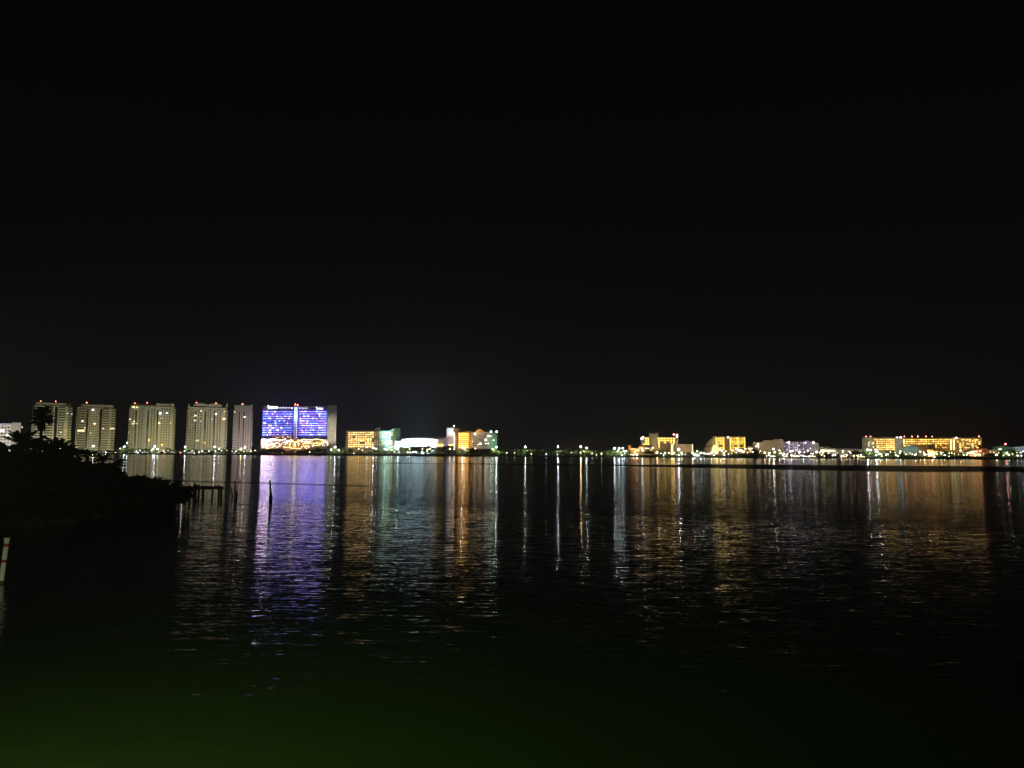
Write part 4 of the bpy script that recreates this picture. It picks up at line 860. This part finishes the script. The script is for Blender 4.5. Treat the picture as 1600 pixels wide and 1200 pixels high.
# small red and pink lamps round the huts at the marina
lst = []
for px, py, c_ in ((1323, 711.5, (1, .55, .42)), (1327, 706, (1, .5, .35)), (1329, 709, (1, .6, .5)), (1334, 713, (1, .55, .4)), (1338, 709.5, (1, .8, .6)), (1341.5, 710, (1, .6, .5)), (1345, 711, (1, .7, .55)), (1318, 713, (1, .6, .45))):
    t = place_lamp(px, py, 713, 'g', c_, 10, .4); t['group'] = 'low lamps along the far waterline'; lst.append((px, t))
name_row(lst, 'pinkish garden lamp', 'around the dark hut left of the long hotel')
lst = []
for px, py, c_, s_ in ((1229, 711.5, (1, .8, .5), 50), (1240, 712.5, (1, .86, .65), 80), (1246, 712.4, (1, .9, .7), 90), (1252, 711.8, (1, .86, .65), 80), (1255.5, 715, (.85, .92, 1), 90), (1259.5, 715, (.9, .95, 1), 110), (1264, 715.6, (.9, .95, 1), 60), (1269.5, 713, (1, .7, .35), 110), (1284, 711, (1, .8, .5), 40), (1288, 713, (1, .8, .5), 40), (1301, 712, Wh, 50), (1305, 711, Wh, 50), (1314.6, 716, WHITE, 50)):
    t = place_lamp(px, py, 710.5, 'g', c_, s_ * .10, .42); t['group'] = 'low lamps along the far waterline'; lst.append((px, t))
name_row(lst, 'small quay lamp', 'along the marina before the lavender hotel')

# ------------------------------------------------------------------ near bank: palms, mangroves, dock ruins, marker pole
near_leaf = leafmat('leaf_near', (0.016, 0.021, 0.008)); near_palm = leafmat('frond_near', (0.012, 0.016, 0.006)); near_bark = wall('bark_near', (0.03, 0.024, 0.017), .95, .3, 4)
def fan_palm(px, py, Y, label, ln, n=34, trunk_r=.17):
    p = at(px, py, Y); t = thing('fan_palm', label, 'palm tree', (p.x, p.y, .3), 0, 'palms on the near bank'); h = p.z - .3
    MB().tube([(.1, 0, -.4), (.03, 0, h * .4), (-.02, 0, h * .8), (0, 0, h)], [trunk_r * 1.3, trunk_r, trunk_r * .9, trunk_r], 9).obj('trunk', near_bark, t)
    for m in palm_crown(int(px), n, ln, .12, near_palm, .2, 13, True, -.9, 1.5): o = m.obj('frond', near_palm, t); o.location = (0, 0, h)
    for k in range(12):                               # the skirt of dead fronds under the crown
        a = 2 * PI * k / 12 + rnd.uniform(-.2, .2); m = MB(); q = Vector((-math.sin(a), math.cos(a), 0)); d = Vector((math.cos(a), math.sin(a), 0))
        b0 = d * trunk_r; L_ = ln * rnd.uniform(.7, 1.25); e0 = d * (ln * rnd.uniform(.14, .42)) + Vector((0, 0, -L_))
        for s_ in (-1, -.4, .3, 1): m.tri(b0, b0.lerp(e0, .6) + q * s_ * .22 * ln * .7, e0 + q * s_ * .10 * ln + Vector((0, 0, rnd.uniform(-.1, .2) * ln)))
        o = m.obj('dead_frond', near_palm, t); o.location = (0, 0, h - .1)
    return t
def feather_palm(px, py, Y, label, ln, n, seed, droop=.55, lo=.1):
    p = at(px, py, Y); t = thing('feather_palm', label, 'palm tree', (p.x, p.y, .3), 0, 'palms on the near bank'); h = max(.3, p.z - .3)
    MB().tube([(0, 0, -.4), (.05, 0, h * .5), (0, 0, h)], [.2, .15, .12], 8).obj('trunk', near_bark, t)
    for m in palm_crown(seed, n, ln, droop, near_palm, .30, 18, False, lo, 1.45): o = m.obj('frond', near_palm, t); o.location = (0, 0, h)
    return t
fan_palm(66, 651, 88, 'tall fan palm silhouetted against the leftmost condo tower', 1.7, 50)
feather_palm(33, 692, 62, 'bushy feather palm with upright fronds before the low white block', 1.35, 17, 5, .22, .15); feather_palm(43, 698, 66, 'low spreading palm just left of the tall fan palm\'s trunk', 1.25, 13, 6, .4)
feather_palm(87, 704, 70, 'low palm with a raised frond right of the tall fan palm', 1.7, 13, 8, .25, .4); feather_palm(10, 702, 60, 'feather palm at the left edge of the near bank', 1.0, 13, 12, .4); feather_palm(75, 704, 72, 'short palm at the foot of the tall fan palm', 1.4, 12, 14, .4)
for px_, py_, Y_, ln_, sd_, lb_ in ((103, 706, 74, 1.5, 31, 'spiky low palm on the ridge right of the leftmost tower\'s foot'), (137, 712, 76, 1.2, 32, 'little palm on the ridge below the tower with the lit balcony'), (55, 701, 64, 1.6, 33, 'palm with arching fronds left of the fan palm trunk, in front of it'),
        (160, 719, 74, 1.0, 34, 'tiny palm where the ridge starts to drop'), (180, 727, 68, 1.0, 35, 'last tiny palm on the dropping end of the ridge')):
    feather_palm(px_, py_, Y_, lb_, ln_, 13, sd_, .35)
feather_palm(121, 711, 78, 'small palm at the right of the bank palms', 1.3, 11, 15, .45)
def bush_mesh(seed, n):
    r_ = random.Random(seed); m = MB(); lobes = [(r_.uniform(-1, 1), r_.uniform(-.8, .8), r_.uniform(.3, 1.5), r_.uniform(.5, .85)) for _ in range(9)]
    for i in range(n):
        cx, cy, cz, rr = r_.choice(lobes); d = Vector((r_.gauss(0, 1), r_.gauss(0, 1), r_.gauss(0, 1))).normalized() * rr * r_.uniform(.45, 1.1) * (1.35 if i % 12 == 0 else 1)
        c = Vector((cx, cy, cz)) + d
        if c.z < 0: c.z = r_.uniform(0, .4)
        a = Vector((r_.uniform(-1, 1), r_.uniform(-1, 1), r_.uniform(-.5, 1))).normalized(); b_ = a.cross(Vector((r_.uniform(-1, 1), r_.uniform(-1, 1), r_.uniform(-1, 1)))).normalized(); s_ = r_.uniform(.07, .19)
        m.quad(c, a * s_, b_ * s_ * .55)
    return m.mesh('crown', near_leaf)
bushes = [bush_mesh(100 + k, 2600) for k in range(5)]
def stems_mesh(seed):
    r_ = random.Random(seed); m = MB()
    for k in range(7):
        a = r_.uniform(0, 6.28); m.tube([(math.cos(a) * .5, math.sin(a) * .4, -.6), (math.cos(a) * .2, math.sin(a) * .2, .4), (math.cos(a + 1) * .5, math.sin(a + 1) * .5, 1.5)], [.05, .045, .02], 5)
    return m.mesh('stem', near_bark)
stems = [stems_mesh(k) for k in range(3)]
lst = []
SP = []
def along(pts, n):
    for k in range(n):
        f = k / (n - 1) * (len(pts) - 1); i0 = min(int(f), len(pts) - 2); SP.append([pts[i0][j] + (pts[i0 + 1][j] - pts[i0][j]) * (f - i0) for j in range(3)])
along([(-20, 815, 3.0), (60, 810, 2.4), (130, 804, 2.0), (200, 796, 1.9), (250, 788, 1.9), (258, 783, 1.5)], 11)
along([(-10, 790, 3.5), (60, 785, 3.3), (120, 782, 3.3), (190, 778, 1.8), (238, 772, 1.7)], 9)
along([(0, 768, 3.8), (50, 765, 3.6), (100, 762, 3.4), (150, 760, 2.6), (205, 762, 1.6)], 9)
along([(5, 752, 4.0), (45, 751, 4.1), (85, 750, 4.0), (125, 749, 3.5), (165, 750, 2.2)], 9)
for (px, py, h) in SP:
    p = on_water(px + rnd.uniform(-5, 5), py, .3); t = thing('mangrove_bush', '', 'bush', (p.x, p.y, .3), rnd.uniform(0, 6.28), 'mangroves on the near bank')
    s_ = h * .43 * rnd.uniform(.78, 1.15); k = link('crown', rnd.choice(bushes), t); w_ = max(s_, 1.0) * rnd.uniform(.95, 1.25); k.scale = (w_, w_, s_); k = link('stem', rnd.choice(stems), t); k.scale = (w_, w_, s_)
    row = 'in the waterside row' if py > 782.9 else 'in the second row' if py > 771.9 else 'in the third row' if py > 756 else 'in the back row'
    lst.append((row, px, t))
for row in {r_ for r_, _, _ in lst}: name_row([(x, t) for r_, x, t in lst if r_ == row], 'dark mangrove bush', row + ' of the near bank')
rocks = []
for px, py, s_ in ((40, 823, .5), (58, 821, .7), (72, 820, .45), (95, 817, .6), (110, 815, .5), (118, 814, .35), (84, 819, .4), (150, 809, .5)):
    p = on_water(px, py); m = MB(); bmesh.ops.create_icosphere(m.bm, subdivisions=2, radius=s_ * .8)
    for v_ in m.bm.verts: v_.co *= rnd.uniform(.85, 1.12); v_.co.z *= .6
    o = m.obj('shore_rock', wall('rock', (.06, .06, .045), .9, .3, 2)); o.location = (p.x, p.y, .08); tag(o, '', 'rock', 'rocks at the foot of the near bank'); rocks.append((px, o))
name_row(rocks, 'low wet rock', 'at the foot of the mangrove bank')

wood = wall('old_wood', (.035, .03, .025), .9, .3, 3.0)
dk = on_water(330, 773); t = thing('ruined_dock', 'broken dark dock stub on old posts right of the mangroves', 'dock', (dk.x, dk.y, 0), -math.atan2(dk.x, dk.y))
def dockx(px): return (px - 330) * dep(dk) * math.cos(math.atan2(dk.x, dk.y)) / F_PX
MB().box(dockx(286), dockx(349), -.12, .12, .48, .72).obj('beam', wood, t); MB().box(dockx(286), dockx(346), .9, 1.1, .5, .7).obj('beam', wood, t)
for k in range(9): MB().box(dockx(289 + k * 6.6) - .12, dockx(289 + k * 6.6) + .12, -.3, 1.2, .72, .77).obj('plank', wood, t)
for px, top, dy in ((297, 757.5, 0), (303.5, 754.5, .2), (306, 757, 1.0), (310.6, 756.8, 0), (317.6, 759, .2), (332, 761.5, 1.0), (342, 762, 0), (346, 762, 1.0), (290, 763, .6)):
    z = CAM.z - (top - 703.7) * dep(dk) / F_PX
    MB().tube([(dockx(px) - .03, dy, -.6), (dockx(px), dy, z)], [.10, .085], 8).obj('post', wood, t)
def post(px, pyb, ptop, r_, label, lean=(0, 0), collar=False):
    p = on_water(px, pyb); h = (pyb - ptop) * dep(p) / F_PX; t = thing('mooring_post', label, 'post', (p.x, p.y, 0))
    MB().tube([(-lean[0] * .3, 0, -.6), (lean[0] * .5, 0, h * .5), (lean[0], 0, h)], [r_ * 1.25, r_, r_ * .85], 9).obj('shaft', wood, t)
    if collar: MB().tube([(0, 0, -.3), (0, 0, .06), (0, 0, .34), (0, 0, .62)], [r_ * 1.9, r_ * 2.2, r_ * 1.9, r_ * 1.05], 10).obj('footing', wood, t)
    return t
post(423, 781, 750, .07, 'lone dark post with swollen foot standing in the blue reflection', (-.12, 0), True)
post(367.5, 777, 751, .06, 'thin upright post in the dark gap right of the broken dock', (-.1, 0)); post(364, 777, 760, .05, 'short leaning stake beside the thin upright post', (-.28, 0)); post(369, 779, 768, .07, 'stubby low stake at the foot of the thin post', (.05, 0))

p0 = on_water(1.6, 911); t = thing('marker_pole', 'leaning white marker pole with two red bands at the left edge', 'pole', (p0.x, p0.y, 0)); t.rotation_euler = (0, R(4.2), 0)
s_ = dep(p0) / F_PX; rp_ = 3.6 * s_; H = 70 * s_
pw = wall('white_pvc', (.66, .66, .58), .5, .08, 3.0); pr_ = wall('red_band', (.36, .05, .03), .5, .1, 3.0)
def ring(z0, z1, r_, mat, name): 
    o = MB().tube([(0, 0, z0), (0, 0, z1)], r_, 20).obj(name, mat, t, True)
    for p_ in o.data.polygons: p_.use_smooth = abs(p_.normal.z) < .5
    return o
ring(-1.5, H - .2, rp_, pw, 'pipe'); MB().tube([(0, 0, H - .2), (0, 0, H - .14), (0, 0, H)], [rp_, rp_ * 1.02, rp_ * 1.25], 20).obj('flared_top', pw, t)
ring(H - 13.5 * s_, H - 8.5 * s_, rp_ + .006, pr_, 'red_band'); ring(H - 38 * s_, H - 33.5 * s_, rp_ + .006, pr_, 'red_band'); ring(-.2, 4 * s_, rp_ + .004, wall('algae', (.06, .08, .03), .9, .3, 4), 'waterline_stain')

# jetty lamp behind the left shoulder of the viewer: it lights the pole and the green water close by
spot((-5.6, 6.0, 5.0), (-3.0, 12.5, 0), (.92, 1.0, .60), 4300, 150, .9, .15)

# the damp night air over the lagoon
hz = MB().box(-2600, 2600, -45, 2700, -2.5, 95).mesh('haze', wall('haze_tmp', (.5, .5, .5)))
hm_ = bpy.data.materials.new('haze_air'); hm_.use_nodes = True; n_ = hm_.node_tree
n_.nodes.remove(n_.nodes['Principled BSDF']); pv = n_.nodes.new('ShaderNodeVolumePrincipled')
pv.inputs['Color'].default_value = (.95, .96, 1, 1); pv.inputs['Density'].default_value = 0.00027; pv.inputs['Anisotropy'].default_value = 0.55
n_.links.new(pv.outputs[0], n_.nodes['Material Output'].inputs['Volume'])
hz.materials.clear(); hz.materials.append(hm_)
tag(link('haze', hz), 'thin night haze over the lagoon', kind='stuff')
C.cycles.volume_bounces = 0
